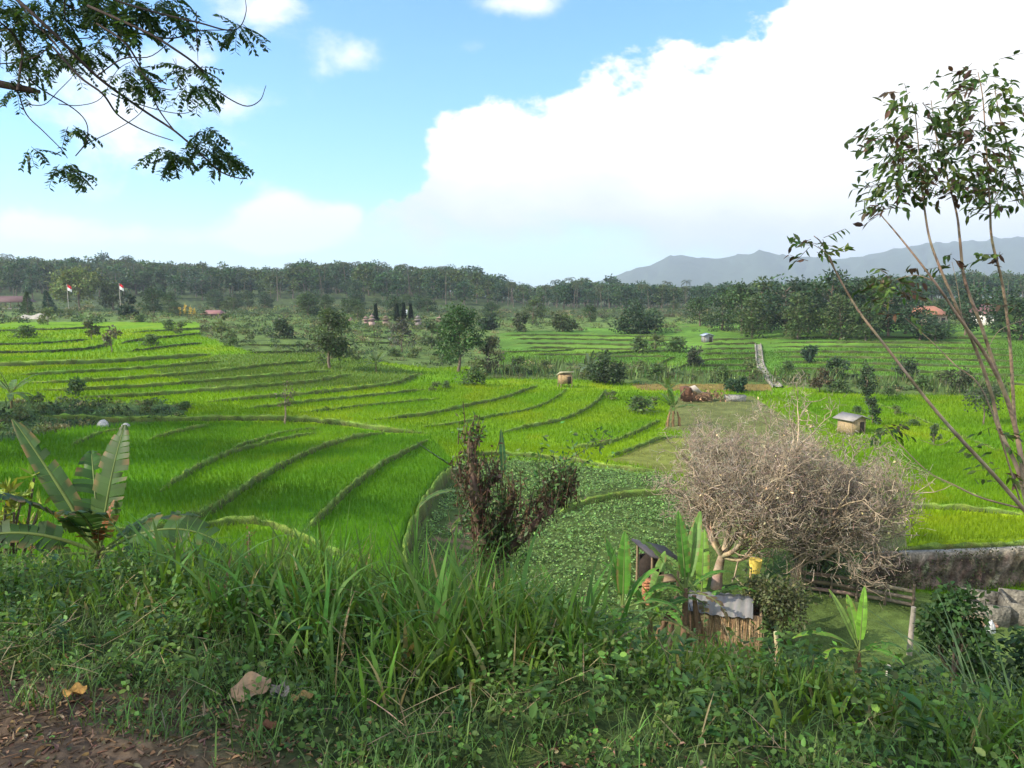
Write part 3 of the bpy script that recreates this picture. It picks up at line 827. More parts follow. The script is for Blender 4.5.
# ------------------------------------------------------------------ the roadside tree that shades the foreground; one spray of it hangs into the view
t = thing('roadside_tree', (-8.8, 2.2, 0), 'feathery leaved tree overhanging the view from the upper left corner', 'tree')
tb = MB(); r = np.random.default_rng(4)
trunk = np.array([(0, 0, -.3), (.1, .1, 1.5), (.5, .3, 3.2), (.6, .4, 5.0), (.4, .2, 7.5), (.3, .4, 9.5)])
tube(tb, catmull(trunk, 5), [.42, .34, .30, .22, .12], 12, (.13, .10, .075), jit=.04)
off = np.array([8.8, -2.2, 0])
stub = p3(0, 84, 5.5)+off
tube(tb, catmull([(.5, .3, 3.0), (2.0, 1.5, 3.35), (3.6, 2.9, 3.3), stub, p3(40, 92, 5.55)+off], 5), [.2, .13, .06, .026, .013], 8, (.075, .055, .042))
BR = [ # zoomed pixel paths (scale 300/1024), depth, radii mm
 ([(-40,-80),(60,0),(200,130),(330,260),(480,370),(600,450),(700,540),(760,590),(830,610),(846,598)], 5.2, 11, 2),
 ([(330,80),(430,150),(500,270),(540,370),(600,450),(640,480)], 5.3, 6, 3),
 ([(60,-90),(200,0),(330,70),(560,130),(680,105),(775,103)], 5.6, 9, 2),
 ([(300,-40),(420,10),(560,50),(680,78),(775,103),(820,90),(840,40),(836,-10)], 5.0, 7, 1.5),
 ([(300,20),(500,110),(600,170),(680,230),(730,300),(830,360),(885,345),(908,292)], 5.1, 8, 1.6),
 ([(40,280),(60,310),(90,390),(150,450),(210,510),(230,540)], 5.5, 5, 2),
 ([(100,270),(150,310),(250,370),(295,420),(295,480),(258,532)], 5.5, 5, 2),
 ([(258,532),(300,490),(380,450),(450,410),(490,370),(490,325)], 5.5, 3, 2),
 ([(80,355),(150,357),(200,310),(245,265)], 5.6, 3, 2),
 ([(380,320),(440,345),(560,380),(640,385),(692,345)], 5.4, 4, 1.5),
 ([(180,160),(270,260),(350,320),(400,390),(460,430),(520,457),(590,480)], 5.15, 7, 2.5),
 ([(0,218),(60,212),(130,190),(200,130)], 5.8, 4, 3),
 ([(-30,20),(80,60),(170,110),(230,95),(330,100)], 5.9, 7, 2),
 ([(60,310),(70,230),(75,170),(40,110),(-20,60)], 5.5, 8, 5),
 ([(200,355),(270,360),(345,335),(400,240),(470,200)], 5.7, 3, 1.5),
 ([(330,260),(420,200),(520,190),(600,110),(590,40)], 5.3, 4, 1.5),
 ([(220,0),(222,60),(230,100)], 5.4, 4, 2),([(540,300),(605,300),(600,200)], 5.3, 3, 1.2),([(670,40),(672,130),(676,210)], 5.2, 3, 1.2),
 ([(440,190),(520,280),(600,240),(590,200)], 5.2, 3, 1.2),([(60,0),(110,70),(190,150),(260,270)], 5.7, 9, 3),([(-60,120),(40,100),(150,110),(300,130),(420,60)], 6.0, 8, 2),
]
zs = 300/1024.
for pth, Y, r0, r1 in BR:
    P = [p3(x*zs, y*zs, Y+.18*math.sin(i*1.3+Y*9))+off for i, (x, y) in enumerate(pth)]
    tube(tb, catmull(P, 5), [r0/1000*1.2, r1/1000*1.2], 5, (.055, .042, .035), cap=False)
for i in range(16):                        # limbs of the rest of the crown, outside the view
    a = r.uniform(0, 2*pi); rr = r.uniform(2.5, 5.5); z0 = r.uniform(4, 8)
    e = np.array([.4+rr*math.cos(a), rr*math.sin(a), z0+r.uniform(.5, 3)])
    if in_frame((e-off)[None]).any(): continue
    tube(tb, [(.5, .3, z0), (.4+rr*.5*math.cos(a), rr*.5*math.sin(a), z0+1), e], [.1, .06, .02], 6, (.10, .08, .06), cap=False)
tb.build('trunk', M_bark, t, True)
fb = MB()
def pinnate(mb, P, D, ln, npair, lw, ll, col, droop=.6, r=r):
    """a feathery leaf: a bending rib with pairs of leaflets"""
    k = npair; p = np.array(P, float); d = norm(np.array(D, float)); pts = [p]
    for i in range(k):
        d = norm(d+np.array([0, 0, -droop/k])); p = p+d*ln/k; pts.append(p)
    pts = np.array(pts); T = norm(np.gradient(pts, axis=0)); s = norm(np.cross(T, norm(np.array([0, 0, 1.])+r.normal(0, .35, 3))))
    segs(mb, pts[:-1], pts[1:], .0022, .0018, 3, np.array(col)*.8)
    for sg in (-1, 1):
        DD = norm(s[1:]*sg+T[1:]*.35+np.array([0, 0, -.35])+r.normal(0, .10, (k, 3)))
        leafq(mb, pts[1:], DD, norm(np.array([0, 0, 1.])+r.normal(0, .3, (k, 3))), ll*r.uniform(.8, 1.15, k), lw, vary(col, k, .2, .08, r))
CL = [(480,120,40,10,5.35),(330,60,70,20,5.6),(200,100,60,16,5.7),(580,60,40,9,5.4),(80,190,50,10,5.8),(700,520,70,22,5.15),(760,540,50,14,5.1),(610,540,40,14,5.2),(555,520,35,11,5.2),(690,460,45,12,5.15),(225,590,55,20,5.5),(110,520,30,6,5.5),(240,445,40,8,5.5),(650,245,40,14,5.1),(690,300,30,10,5.1),(640,300,25,7,5.1),
 (440,250,60,17,5.3),(490,300,35,9,5.3),(420,300,35,8,5.3),(815,100,32,12,5.05),(420,50,110,36,5.5),(480,70,60,18,5.4),(380,120,70,14,5.5),(300,180,70,24,5.6),(250,210,50,12,5.6),(150,190,60,16,5.7),(130,250,45,9,5.6),(100,110,80,24,5.8),(50,60,60,16,5.8),(60,320,40,7,5.6),(610,20,35,9,5.3),(600,100,30,6,5.3),(160,30,70,22,5.7),(250,0,80,22,5.7),(20,140,60,14,5.9),(350,20,80,22,5.6),(520,30,50,12,5.4),(690,110,20,4,5.1),(10,30,60,16,5.9)]
for (x, y, R, nlv, Y) in CL:
    for i in range(int(nlv*1.0)):
        a = r.uniform(0, 2*pi); q = math.sqrt(r.random())*R*.75
        P = p3((x+q*math.cos(a)*.8)*zs, (y+q*math.sin(a)*.6-R*.25)*zs, Y+r.normal(0, .12))+off
        D = np.array([math.cos(a)*.8+.25, r.normal(0, .5), -.35+r.normal(0, .3)])
        pinnate(fb, P, D, r.uniform(.11, .19), int(r.integers(6, 10)), 0.021, .044, (.030, .062, .018) if r.random() < .8 else (.05, .10, .02))
for (cx, cy, cz_, rx, ry, rz_, nn) in [(-.8, -1.4, 8.2, 5.0, 5.4, 3.0, 6500), (1.8, -2.6, 8.4, 5.5, 4.5, 2.4, 2500)]:
    d = rdir(nn); P = d*(r.random((nn, 1))**.4)*np.array([rx, ry, rz_])+np.array([cx, cy, cz_])
    P += .5*np.sin(P[:, [1, 2, 0]]*2.1)
    hole = noise2(P[:, 0]+P[:, 2]*.7, P[:, 1], 2.2, 2, 77) > .12
    k = ~in_frame(P-off, 60) & ~hole
    P = P[k]; nn = len(P)
    leafq(fb, P, rdir(nn, -.3), rdir(nn, 1.2), .26*r.uniform(.7, 1.3, nn), .12, vary((.03, .065, .018), nn, .25, .1))
fb.build('crown', M_leaf, t)

# unseen tall trees added left of the view to shade the near paddies
for i, (x, y, h, w, sd_) in enumerate([(-40, 36, 19, 11, 3), (-49, 47, 21, 12, 5), (-33, 25, 15, 8, 9)]):
    put_tree('shade_tree', (x, y, Hs(x, y)), tree_data(h, w, (.035, .075, .02), .55, 34, 150, .35, sd_, .8, clr=.2), ['tall dense tree standing beyond the left edge beside the near paddies', 'tallest dense tree beyond the left edge, farther back along the paddies', 'smaller round tree beyond the left edge at the foot of the roadside slope'][i])

# ------------------------------------------------------------------ sapling at the right edge: many bare leaning stems
def stems_thing(name, base, label, cat): return thing(name, base, label, cat)
bx, by = 4.35, 6.25; bz = Hs(bx, by)
t = stems_thing('roadside_sapling', (bx, by, bz), 'many stemmed young tree with slender leaning stems at the right edge', 'tree')
o_ = -np.array([bx, by, bz]); r = np.random.default_rng(8)
ST = [
 ([(1046,640),(1036,560),(1026,490),(1016,430),(1003,389),(985,354),(962,322),(934,281),(902,240),(880,214)], 6.1, 34, 5),
 ([(1030,520),(1018,470),(1000,430),(991,392),(975,347),(962,319),(943,275),(930,240),(924,205),(922,186),(918,140),(915,110)], 6.2, 24, 4),
 ([(1028,500),(1013,417),(997,373),(981,325),(965,281),(960,240),(957,215),(949,184),(937,141),(931,100)], 6.35, 24, 4),
 ([(1030,500),(1016,430),(1013,392),(1010,344),(1003,287),(992,240),(990,206),(987,160),(983,100),(978,72)], 6.3, 22, 4),
 ([(1060,330),(1040,250),(1021,188),(1010,154),(1000,118),(994,84)], 6.5, 16, 4),
 ([(1026,512),(993,474),(957,435),(927,400),(887,348),(858,310),(836,272),(822,244),(814,236)], 5.8, 22, 4),
 ([(1020,500),(985,395),(955,365),(931,341),(905,318)], 6.0, 9, 3),
 ([(1024,509),(982,498),(952,484),(927,471),(896,440),(884,425)], 5.9, 10, 3),
 ([(922,200),(905,180),(895,150),(884,125)], 6.2, 7, 3),([(924,190),(932,160),(940,130)], 6.2, 7, 3),
 ([(990,206),(978,190),(968,165)], 6.3, 7, 3),([(990,206),(1002,185),(1012,150)], 6.3, 7, 3),
 ([(836,272),(828,255),(806,240)], 5.8, 5, 2),([(934,281),(915,275),(895,280)], 6.1, 5, 2),([(962,319),(958,290),(952,262)], 6.1, 4, 2),
 ([(985,354),(1000,330),(1030,318)], 6.0, 4, 2),([(957,435),(940,445),(920,440)], 5.8, 4, 2),
]
tb = MB()
for pth, Y, r0, r1 in ST:
    P = [p3(x, y, Y+.12*math.sin(i*.9+Y*7))+o_ for i, (x, y) in enumerate(pth)]
    P = catmull(P, 5); rr = np.linspace(r0*.78, r1*.8, len(P))/1000
    base = np.array([.25, .185, .125])
    cc = vary(base, len(P), .15, .05)
    tube(tb, P, rr, 7, cc, cap=True)
tb.build('stems', M_bark, t, True)
fb = MB()
LM = [(918,135,34,44,150),(905,170,30,36,80),(888,190,18,24,34),(940,175,22,40,50),(884,140,16,20,22),(985,95,26,32,80),(975,140,22,50,90),(990,185,28,26,60),(1012,175,18,30,34),(1018,120,14,50,34),(960,190,14,26,20),(892,285,22,24,62),(815,246,17,14,24),(884,205,14,12,12),(1006,255,20,8,6),(952,262,8,10,6),(1000,205,25,12,14),(905,318,6,6,5),(1016,300,20,16,6),(885,425,10,10,8),(990,440,30,20,14),(1000,480,28,24,18)]
for (x, y, rx, ry, nn) in LM:
    for i in range(int(nn*.56)+1):
        d = r.normal(0, .42, 2); Y = 6.15+r.normal(0, .22)
        A = p3(x+d[0]*rx, y+d[1]*ry, Y)+o_
        side = -1 if d[0] < .1 else 1
        dirn = norm(np.array([side*r.uniform(.3, 1), r.normal(0, .6), r.normal(-.1, .3)]))
        k = int(r.integers(3, 6)); s_ = np.linspace(.03, .16, k)[:, None]
        P = A+dirn*s_+np.array([0, 0, -.5])*s_**2
        segs(fb, [A], [P[-1]], .0025, .0015, 3, (.10, .075, .05))
        D = norm(dirn*.5+r.normal(0, .5, (k, 3))+np.array([side*.2, 0, -.45]))
        col = (.055, .100, .025) if r.random() < .6 else ((.10, .15, .03) if r.random() < .6 else (.09, .055, .035))
        leaf6(fb, P, D, norm(r.normal(0, .5, (k, 3))+np.array([0, 0, 1.])), r.uniform(.055, .092, k), r.uniform(.026, .040, k), vary(col, k, .25, .1, r), fold=.15)
fb.build('foliage', M_leaf, t)

# ------------------------------------------------------------------ grass on the slope in front
def slope_pts(n_, y0, y1, mg=1.12):
    Y = np.sqrt(rng.uniform(y0*y0, y1*y1, n_)); X = rng.uniform(-.70, .70, n_)*Y*mg
    s = Y-road_edge(X)
    return X, Y, s
gm = MB()
N = 40000
X, Y, s = slope_pts(N, 2.5, 8.5)
cl = noise2(X, Y, 1.1, 3, 81); cl2 = noise2(X, Y, .35, 2, 82)
p = sstep(.55, 1.5, s+.25*cl)*np.clip(.75+.6*cl+.3*cl2, .12, 1)
k = rng.random(N) < p; X, Y, s, cl, cl2 = X[k], Y[k], s[k], cl[k], cl2[k]; N = len(X)
Z = Hb(X, Y)
hgt = .98*np.interp(s, [.4, 1.0, 2.0, 4.5], [.13, .28, .55, .68])*np.exp(.25*cl)*rng.uniform(.55, 1.15, N)
hgt *= np.interp(X/Y, [-.7, -.4, -.25, .0, .1, .22, .7], [.42, .76, 1.10, 1.05, .76, .42, .5])
broad = rng.random(N) < .45
wd = np.where(broad, rng.uniform(.014, .030, N), rng.uniform(.005, .011, N))
yg = np.clip(.5+.5*noise2(X, Y, 2.2, 2, 83), 0, 1)[:, None]
c = vary((.072, .155, .024), N, .32, .11)*(1-yg)+vary((.12, .20, .028), N, .25, .1)*yg
dry = rng.random(N) < .07; c[dry] = vary((.26, .21, .10), dry.sum(), .2)
dirn = rng.uniform(0, 2*pi, N)
blades(gm, np.column_stack([X, Y, Z-.03]), dirn, hgt*1.25, wd, rng.uniform(.03, .35, N), rng.uniform(.2, 1.5, N)**1.2, 5, c, twist=rng.uniform(-.6, .6, N))
N = 5200                                             # clumps of broad arching blades
X, Y, s = slope_pts(N, 3.3, 7.0); u_ = X/Y
k = (noise2(X, Y, .9, 2, 86) > .05) & (s > 1.2) & (u_ > -.5) & (u_ < .16) & (rng.random(N) < .75); X, Y = X[k], Y[k]; N = len(X)
blades(gm, np.column_stack([X, Y, Hb(X, Y)-.03]), rng.uniform(0, 2*pi, N), rng.uniform(.42, .78, N), rng.uniform(.018, .034, N), rng.uniform(.03, .35, N), rng.uniform(.6, 2.1, N), 7, vary((.085, .18, .032), N, .25, .08), twist=rng.uniform(-.4, .4, N))
N = 26000
X, Y, s = slope_pts(N, 8.0, 27)
cl = noise2(X, Y, 2.2, 3, 84)
k = (slope(X, Y) > valley(X, Y)-.5) & (rng.random(N) < np.clip(.65+.7*cl, .15, 1)); X, Y, cl = X[k], Y[k], cl[k]; N = len(X); Z = Hb(X, Y)
c = vary((.07, .14, .026), N, .3, .12); dry = rng.random(N) < .06; c[dry] = vary((.18, .14, .06), dry.sum(), .2)
blades(gm, np.column_stack([X, Y, Z-.03]), rng.uniform(0, 2*pi, N), rng.uniform(.25, .62, N)*np.exp(.2*cl)*np.interp(X/Y, [-.6, -.25, .0, .15], [.6, .9, .8, .5]), rng.uniform(.010, .026, N), rng.uniform(.03, .5, N), rng.uniform(.2, 1.5, N), 4, c)
tag(gm.build('slope_grass', M_grass), 'long rank grass covering the roadside slope in the foreground', 'grass', kind='stuff')

# low leafy weeds between road and grass
wm = MB()
N = 95000
X, Y, s = slope_pts(N, 2.2, 6.5)
cl = noise2(X, Y, .7, 3, 91); 
p = sstep(-.10, .45, s+.30*cl)*np.clip(.55+.9*cl, .05, 1)*sstep(2.9, 1.3, s)
k = rng.random(N) < p; X, Y, s, cl = X[k], Y[k], s[k], cl[k]; N = len(X)
Z = Hb(X, Y)+rng.random(N)**1.5*np.interp(s, [0, .6, 1.5], [.04, .11, .26])*np.exp(.3*cl)
sz = rng.uniform(.014, .042, N)*np.interp(s, [0, 1], [.75, 1.1])
leaf6(wm, np.column_stack([X, Y, Z]), rdir(N, .0)*[1, 1, .5], rdir(N, 1.8), sz, sz*rng.uniform(.45, .75, N), vary((.072, .135, .026), N, .35, .12), fold=.12)
N = 26000                                            # short grass in the weeds
X, Y, s = slope_pts(N, 2.3, 4.8); cl = noise2(X, Y, .5, 3, 93)
k = rng.random(N) < sstep(-.15, .3, s+.3*cl)*np.clip(.5+.8*cl, .04, 1); X, Y = X[k], Y[k]; N = len(X)
blades(wm, np.column_stack([X, Y, Hb(X, Y)-.01]), rng.uniform(0, 2*pi, N), rng.uniform(.05, .2, N), rng.uniform(.003, .007, N), rng.uniform(.05, .6, N), rng.uniform(.2, 1.5, N), 3, vary((.075, .14, .03), N, .3, .1))
for i in range(190):                                 # broader rosettes among them
    Y0 = rng.uniform(2.7, 6.0); X0 = rng.uniform(-.72, .72)*Y0; s0 = Y0-float(road_edge(np.array(X0)))
    if s0 < .3 or rng.random() > .75 or (Y0 < 3.3 and -.42 < X0/Y0 < -.24): continue
    k_ = int(rng.integers(5, 11)); a_ = rng.uniform(0, 2*pi, k_); z0 = float(Hb(np.array([X0]), np.array([Y0]))[0])
    D_ = np.column_stack([np.cos(a_), np.sin(a_), rng.uniform(.1, .9, k_)]); l_ = rng.uniform(.045, .095)*rng.uniform(.7, 1.2, k_)
    P_ = np.array([X0, Y0, z0])+np.column_stack([np.zeros(k_), np.zeros(k_), rng.uniform(.02, .22, k_)])
    leaf6(wm, P_, D_, np.column_stack([-np.cos(a_)*.4, -np.sin(a_)*.4, np.ones(k_)]), l_, l_*rng.uniform(.3, .55), vary((.075, .145, .03) if rng.random() < .6 else (.04, .10, .03), k_, .2, .08), fold=.25)
N = 2600                                             # matted dead straw
X, Y, s = slope_pts(N, 2.5, 6.5); k = (s > .1) & (noise2(X, Y, .9, 2, 95) > -.1); X, Y, s = X[k], Y[k], s[k]; N = len(X)
blades(wm, np.column_stack([X, Y, Hb(X, Y)+rng.uniform(0, .10, N)]), rng.uniform(0, 2*pi, N), rng.uniform(.08, .30, N), rng.uniform(.003, .007, N), rng.uniform(1.0, 1.6, N), rng.uniform(0, .5, N), 3, vary((.26, .20, .105), N, .3, .06))
tag(wm.build('weeds', M_leaf), 'low leafy weeds creeping over the road verge', 'weeds', kind='stuff')

# fallen leaves, chips and pebbles on the bare earth
lm = MB()
N = 5500
X, Y, s = slope_pts(N, 2.2, 4.2)
k = rng.random(N) < sstep(.9, .1, s)*np.where(s > -.25, 1, .4); X, Y, s = X[k], Y[k], s[k]; N = len(X)
Z = Hb(X, Y)+rng.uniform(.002, .018, N)
pick = rng.random(N)
c = np.where((pick < .45)[:, None], vary((.20, .125, .06), N, .35), np.where((pick < .85)[:, None], vary((.11, .07, .042), N, .35), vary((.25, .19, .12), N, .3)))
leaf6(lm, np.column_stack([X, Y, Z]), rdir(N)*[1, 1, .25], rdir(N, 2.2), rng.uniform(.012, .045, N), rng.uniform(.006, .018, N), c, fold=.5)
N = 5200
X, Y, s = slope_pts(N, 2.2, 3.6); k = s < .3; X, Y = X[k], Y[k]; N = len(X)
Z = Hb(X, Y); a = rng.uniform(0, pi, N); l_ = rng.uniform(.008, .05, N)
A = np.column_stack([X, Y, Z+.003]); B = A+np.column_stack([np.cos(a)*l_, np.sin(a)*l_, rng.uniform(0, .01, N)])
segs(lm, A, B, rng.uniform(.0015, .007, N), .0015, 5, vary((.14, .092, .056), N, .35))
tag(lm.build('leaf_litter', M_bark), 'dry fallen leaves and twigs scattered on the brown earth', 'leaf litter', kind='stuff')

def dead_leaf(px, py, Yd, ln, w, az, col, label, tilt=.5):
    x, y, z = atY(px, Yd); t = MB(); k = 13
    u = np.linspace(0, 1, k); v = np.linspace(-1, 1, 5)
    Vs = []
    for a in u:
        for b in v:
            ww = w/2*math.sin(min(1, a*.95+.04)*pi)**.6
            lx = (a-.5)*ln; ly = b*ww; lz = .35*ww*b*b+.35*ln*(a-.4)**2+.012*math.sin(a*9+b*3)
            Vs.append((lx, ly*math.cos(tilt)-lz*math.sin(tilt)*0+0, lz+ly*math.sin(tilt)))
    Vs = np.array(Vs); R_ = np.array([[math.cos(az), math.sin(az), 0], [-math.sin(az), math.cos(az), 0], [0, 0, 1]])
    Vs = Vs@R_; Vs[:, 2] -= Vs[:, 2].min()
    f = [(i*5+j, i*5+j+1, (i+1)*5+j+1, (i+1)*5+j) for i in range(k-1) for j in range(4)]
    mb = MB(); mb.add(Vs, f, vary(col, len(Vs), .1, .03)); o = mb.build('fallen_leaf', M_bark, None, True); o.location = (x, y, z+.035)
    return tag(o, label, 'leaf')
dead_leaf(252, 690, 2.95, .16, .10, .6, (.30, .205, .125), 'large curled tan dead leaf lying at the edge of the weeds', .75)
dead_leaf(281, 690, 2.97, .10, .06, -.4, (.20, .175, .15), 'small greyish dead leaf lying just right of the tan one', .5)
dead_leaf(303, 694, 2.95, .09, .035, .2, (.28, .19, .08), 'narrow yellowish dead leaf right of the grey one', .2)
dead_leaf(76, 704, 2.95, .09, .05, .3, (.34, .20, .06), 'orange brown dead leaf on the bare earth at the left', .35)
dead_leaf(266, 716, 2.68, .08, .035, .2, (.12, .06, .035), 'dark red brown dead leaf on the earth below the tan leaf', .25)
x, y, z = atY(453, 2.95); mb = MB(); tube(mb, [(0, 0, -.02), (.004, .003, .04), (.001, .006, .085)], [.007, .006, .005], 6, (.34, .25, .15)); o = mb.build('cut_stick', M_wood, None, True); o.location = (x, y, z); tag(o, 'short pale cut stick standing upright in the verge', 'stick')

# ------------------------------------------------------------------ banana plant at the left
lx, ly, lz = atY(106, 8.6)
R_ = lambda d: math.radians(d)
lb = banana((lx, ly, lz), .98, [
 (1.05, .42, R_(70), R_(78), .25, (.036, .080, .015), .45, {'fold': .1}),
 (1.35, .24, R_(158), R_(54), .15, (.036, .085, .022), .3, {'fold': .2, 'roll': .9}),
 (1.25, .36, R_(188), R_(30), 1.5, (.030, .070, .020), .8, {'roll': .6}),
 (1.05, .50, R_(232), R_(60), .9, (.024, .060, .016), .5, {'fold': .1}),
 (.95, .44, R_(285), R_(60), 1.1, (.022, .055, .016), .6, {'fold': .1}),
 (1.10, .36, R_(2), R_(34), 1.7, (.045, .10, .026), .9, {'roll': -.6}),
 (.95, .40, R_(120), R_(66), .7, (.040, .095, .020), .5),
 (.90, .34, R_(320), R_(25), 1.9, (.030, .07, .020), .8, {'roll': -.4}),
 (.95, .34, R_(215), R_(15), 1.6, (.045, .08, .022), .9, {'roll': .4}),
 (.80, .30, R_(35), R_(40), 1.3, (.085, .14, .035), .6),
 (.85, .26, R_(260), R_(5), 1.3, (.14, .09, .04), 1.0),
 (.40, .10, R_(60), R_(76), .3, (.24, .075, .025), .7, {'base': (.06, -.1, .98)}),
 (.36, .12, R_(300), R_(70), 1.3, (.18, .06, .02), .8, {'base': (.05, -.1, .98)}),
 ], 'big dark banana plant with torn leaves and one orange dead leaf at the left', stemcol=(.07, .06, .03))
lb.scale = (1.22, 1.22, 1.15)
# curled dead banana leaf and seed heads in the grass
mb = MB(); P = [p3(x, y, 6.0) for x, y in [(158,612),(168,592),(178,578),(192,572),(199,580),(198,596),(192,610),(184,622)]]; b0 = P[0].copy()
P = catmull(P, 4)-b0; tube(mb, P, [.012, .02, .04, .045, .03, .02], 6, vary((.11, .07, .05), len(P), .5), jit=.3)
o = mb.build('withered_leaf', M_bark, None, False); o.location = b0; tag(o, 'curled withered brown leaf hooked over in the grass below the banana', 'leaf')
for (px, py0, py1, Y, lab) in [(169, 640, 548, 6.2, 'thin dark weed stem standing right of the left banana plant'), (247, 640, 532, 6.0, 'tall weed with a brown seed head standing above the grass'), (30, 640, 545, 6.4, 'slim weed stem left of the banana plant')]:
    b0 = p3(px, py0, Y); b0[2] = min(b0[2], Hs(b0[0], b0[1])); mb = MB(); e = p3(px+2, py1, Y)-b0
    tube(mb, [(0, 0, -.05), e*.5+[.01, 0, 0], e], [.007, .005, .003], 5, (.09, .08, .04), cap=False)
    n_ = 60; tt = rng.uniform(.78, 1.0, n_)[:, None]
    leafq(mb, e*tt+rng.normal(0, .012, (n_, 3)), rdir(n_, .8), rdir(n_), .035, .014, vary((.16, .10, .05), n_, .3))
    n_ = 14; tt = rng.uniform(.2, .8, n_)[:, None]
    leafq(mb, e*tt, rdir(n_, .3), rdir(n_, 1), .09, .025, vary((.05, .10, .02), n_, .3))
    o = mb.build('weed', M_leaf, None); o.location = b0; tag(o, lab, 'weed')
# shrub with yellow green rosettes on the left edge
x, y, z = atY(8, 8.8); t = thing('rosette_shrub', (x, y, z), 'shrub with yellow green leaf rosettes on grey branches at the left edge', 'shrub'); o_ = -np.array([x, y, z]); sb, fb = MB(), MB()
for (px, py, n_) in [(8,490,34),(22,498,26),(-8,500,30),(34,478,10),(14,512,16),(-20,480,26),(40,505,8),(4,520,30),(20,530,26),(-10,525,30),(32,525,16)]:
    e = p3(px, py, 8.8+rng.normal(0, .15)); tube(sb, [(0, 0, -.1), (e+o_)*.6+rng.normal(0, .06, 3), e+o_], [.028, .018, .011], 6, (.13, .105, .075), cap=False)
    leafq(fb, e+o_+rng.normal(0, .03, (n_, 3)), rdir(n_, .5), rdir(n_, 1), rng.uniform(.10, .22, n_), rng.uniform(.04, .06, n_), vary((.20, .26, .035), n_, .25, .1))
sb.build('branches', M_bark, t, True); fb.build('foliage', M_leaf, t)

# ------------------------------------------------------------------ pruned tree overgrown with shoots, in the middle
x, y, z = atY(490, 13.5); t = thing('pruned_tree', (x, y, z), 'pruned stumpy tree bristling with brown shoots above the foreground grass', 'tree'); o_ = -np.array([x, y, z]); r = np.random.default_rng(21)
tb, sb, fb = MB(), MB(), MB()
LB = [([(492,650),(490,600),(487,570),(480,535),(475,500),(472,465),(470,432)], .20, .05), ([(490,590),(500,560),(520,540),(538,520),(552,500),(556,480)], .12, .05), ([(488,575),(496,545),(508,520),(512,495)], .11, .05), ([(482,545),(478,520),(486,490),(500,476)], .09, .04),([(520,540),(545,515),(562,500),(572,488)], .08, .04),([(478,520),(470,490),(466,470)], .08, .04)]
for pth, r0, r1 in LB:
    P = catmull([p3(a, b, 13.5+.25*math.sin(i*1.7+r0*50))+o_ for i, (a, b) in enumerate(pth)], 5)
    tube(tb, P, [r0, r1], 8, vary((.09, .065, .045), len(P), .25), jit=.12)
    n_ = 95; k = r.integers(int(len(P)*.12), len(P), n_); A = P[k]+r.normal(0, .11, (n_, 3))
    l_ = r.uniform(.15, .55, n_)[:, None]
    B = A+norm(np.column_stack([r.normal(0, .28, n_), r.normal(0, .28, n_), np.ones(n_)]))*l_
    segs(sb, A, B, .011, .006, 4, vary((.085, .058, .036), n_, .35, .1))
    n2 = 560; k = r.integers(0, n_, n2); tt = r.random((n2, 1)); Q = A[k]*(1-tt)+B[k]*tt+r.normal(0, .05, (n2, 3))
    br = r.random(n2) < .42
    leafq(fb, Q, rdir(n2, -.3), rdir(n2, .6), r.uniform(.06, .13, n2), r.uniform(.03, .05, n2), np.where(br[:, None], vary((.095, .06, .036), n2, .35), vary((.055, .085, .03), n2, .3)))
for (px, py, rr, n_) in [(492,575,18,220),(486,600,20,220),(500,556,16,150),(474,520,12,110),(552,490,18,130),(512,530,14,130),(492,540,14,150),(540,468,24,120),(470,430,12,70),(575,455,22,70),(505,500,12,80),(476,560,14,120),(520,560,16,80),(600,440,16,40),(560,470,20,70)]:
    P = np.array([p3(px+a*rr, py+b*rr, 13.5+c*.4) for a, b, c in r.normal(0, .55, (n_, 3))])+o_
    leafq(fb, P, rdir(n_, -.2), rdir(n_, .8), r.uniform(.06, .15, n_), r.uniform(.03, .06, n_), vary((.06, .12, .03), n_, .3, .12))
    segs(sb, [P.mean(0)]*6, P[:6], .008, .004, 3, (.10, .08, .05))
tb.build('trunk', M_bark, t, True); sb.build('shoots', M_bark, t); fb.build('foliage', M_leaf, t)
# blue green banana behind it
x, y, z = atY(500, 15.0); t = None
def leaf_to(p, q, Y0, Y1): # length, azimuth, elevation between two seen points
    a = p3(*p, Y0); b = p3(*q, Y1); d = b-a; return np.linalg.norm(d), math.atan2(d[1], d[0]), math.asin(d[2]/np.linalg.norm(d)), a
LV = []
for p_, q_, Y0, Y1, W_, dr, c, tn in [((470,476),(421,444),15,14.6,.26,-.15,(.075,.15,.085),.6), ((504,478),(501,432),15,15.1,.16,.1,(.055,.14,.06),.1), ((478,498),(417,520),15,14.4,.26,1.6,(.06,.12,.03),.3), ((478,515),(452,535),15,14.6,.2,1.2,(.10,.16,.03),.2)]:
    L_, az, el, a = leaf_to(p_, q_, Y0, Y1)
    LV.append((L_*1.02, W_, az, el+dr*.45, dr, c, tn, {'base': tuple(a-np.array([x, y, z])), 'petiole': .05}))
banana((x, y, z), p3(490, 500, 15)[2]-z, LV, 'blue green banana plant half hidden behind the pruned stumpy tree', stemcol=(.08, .09, .04))

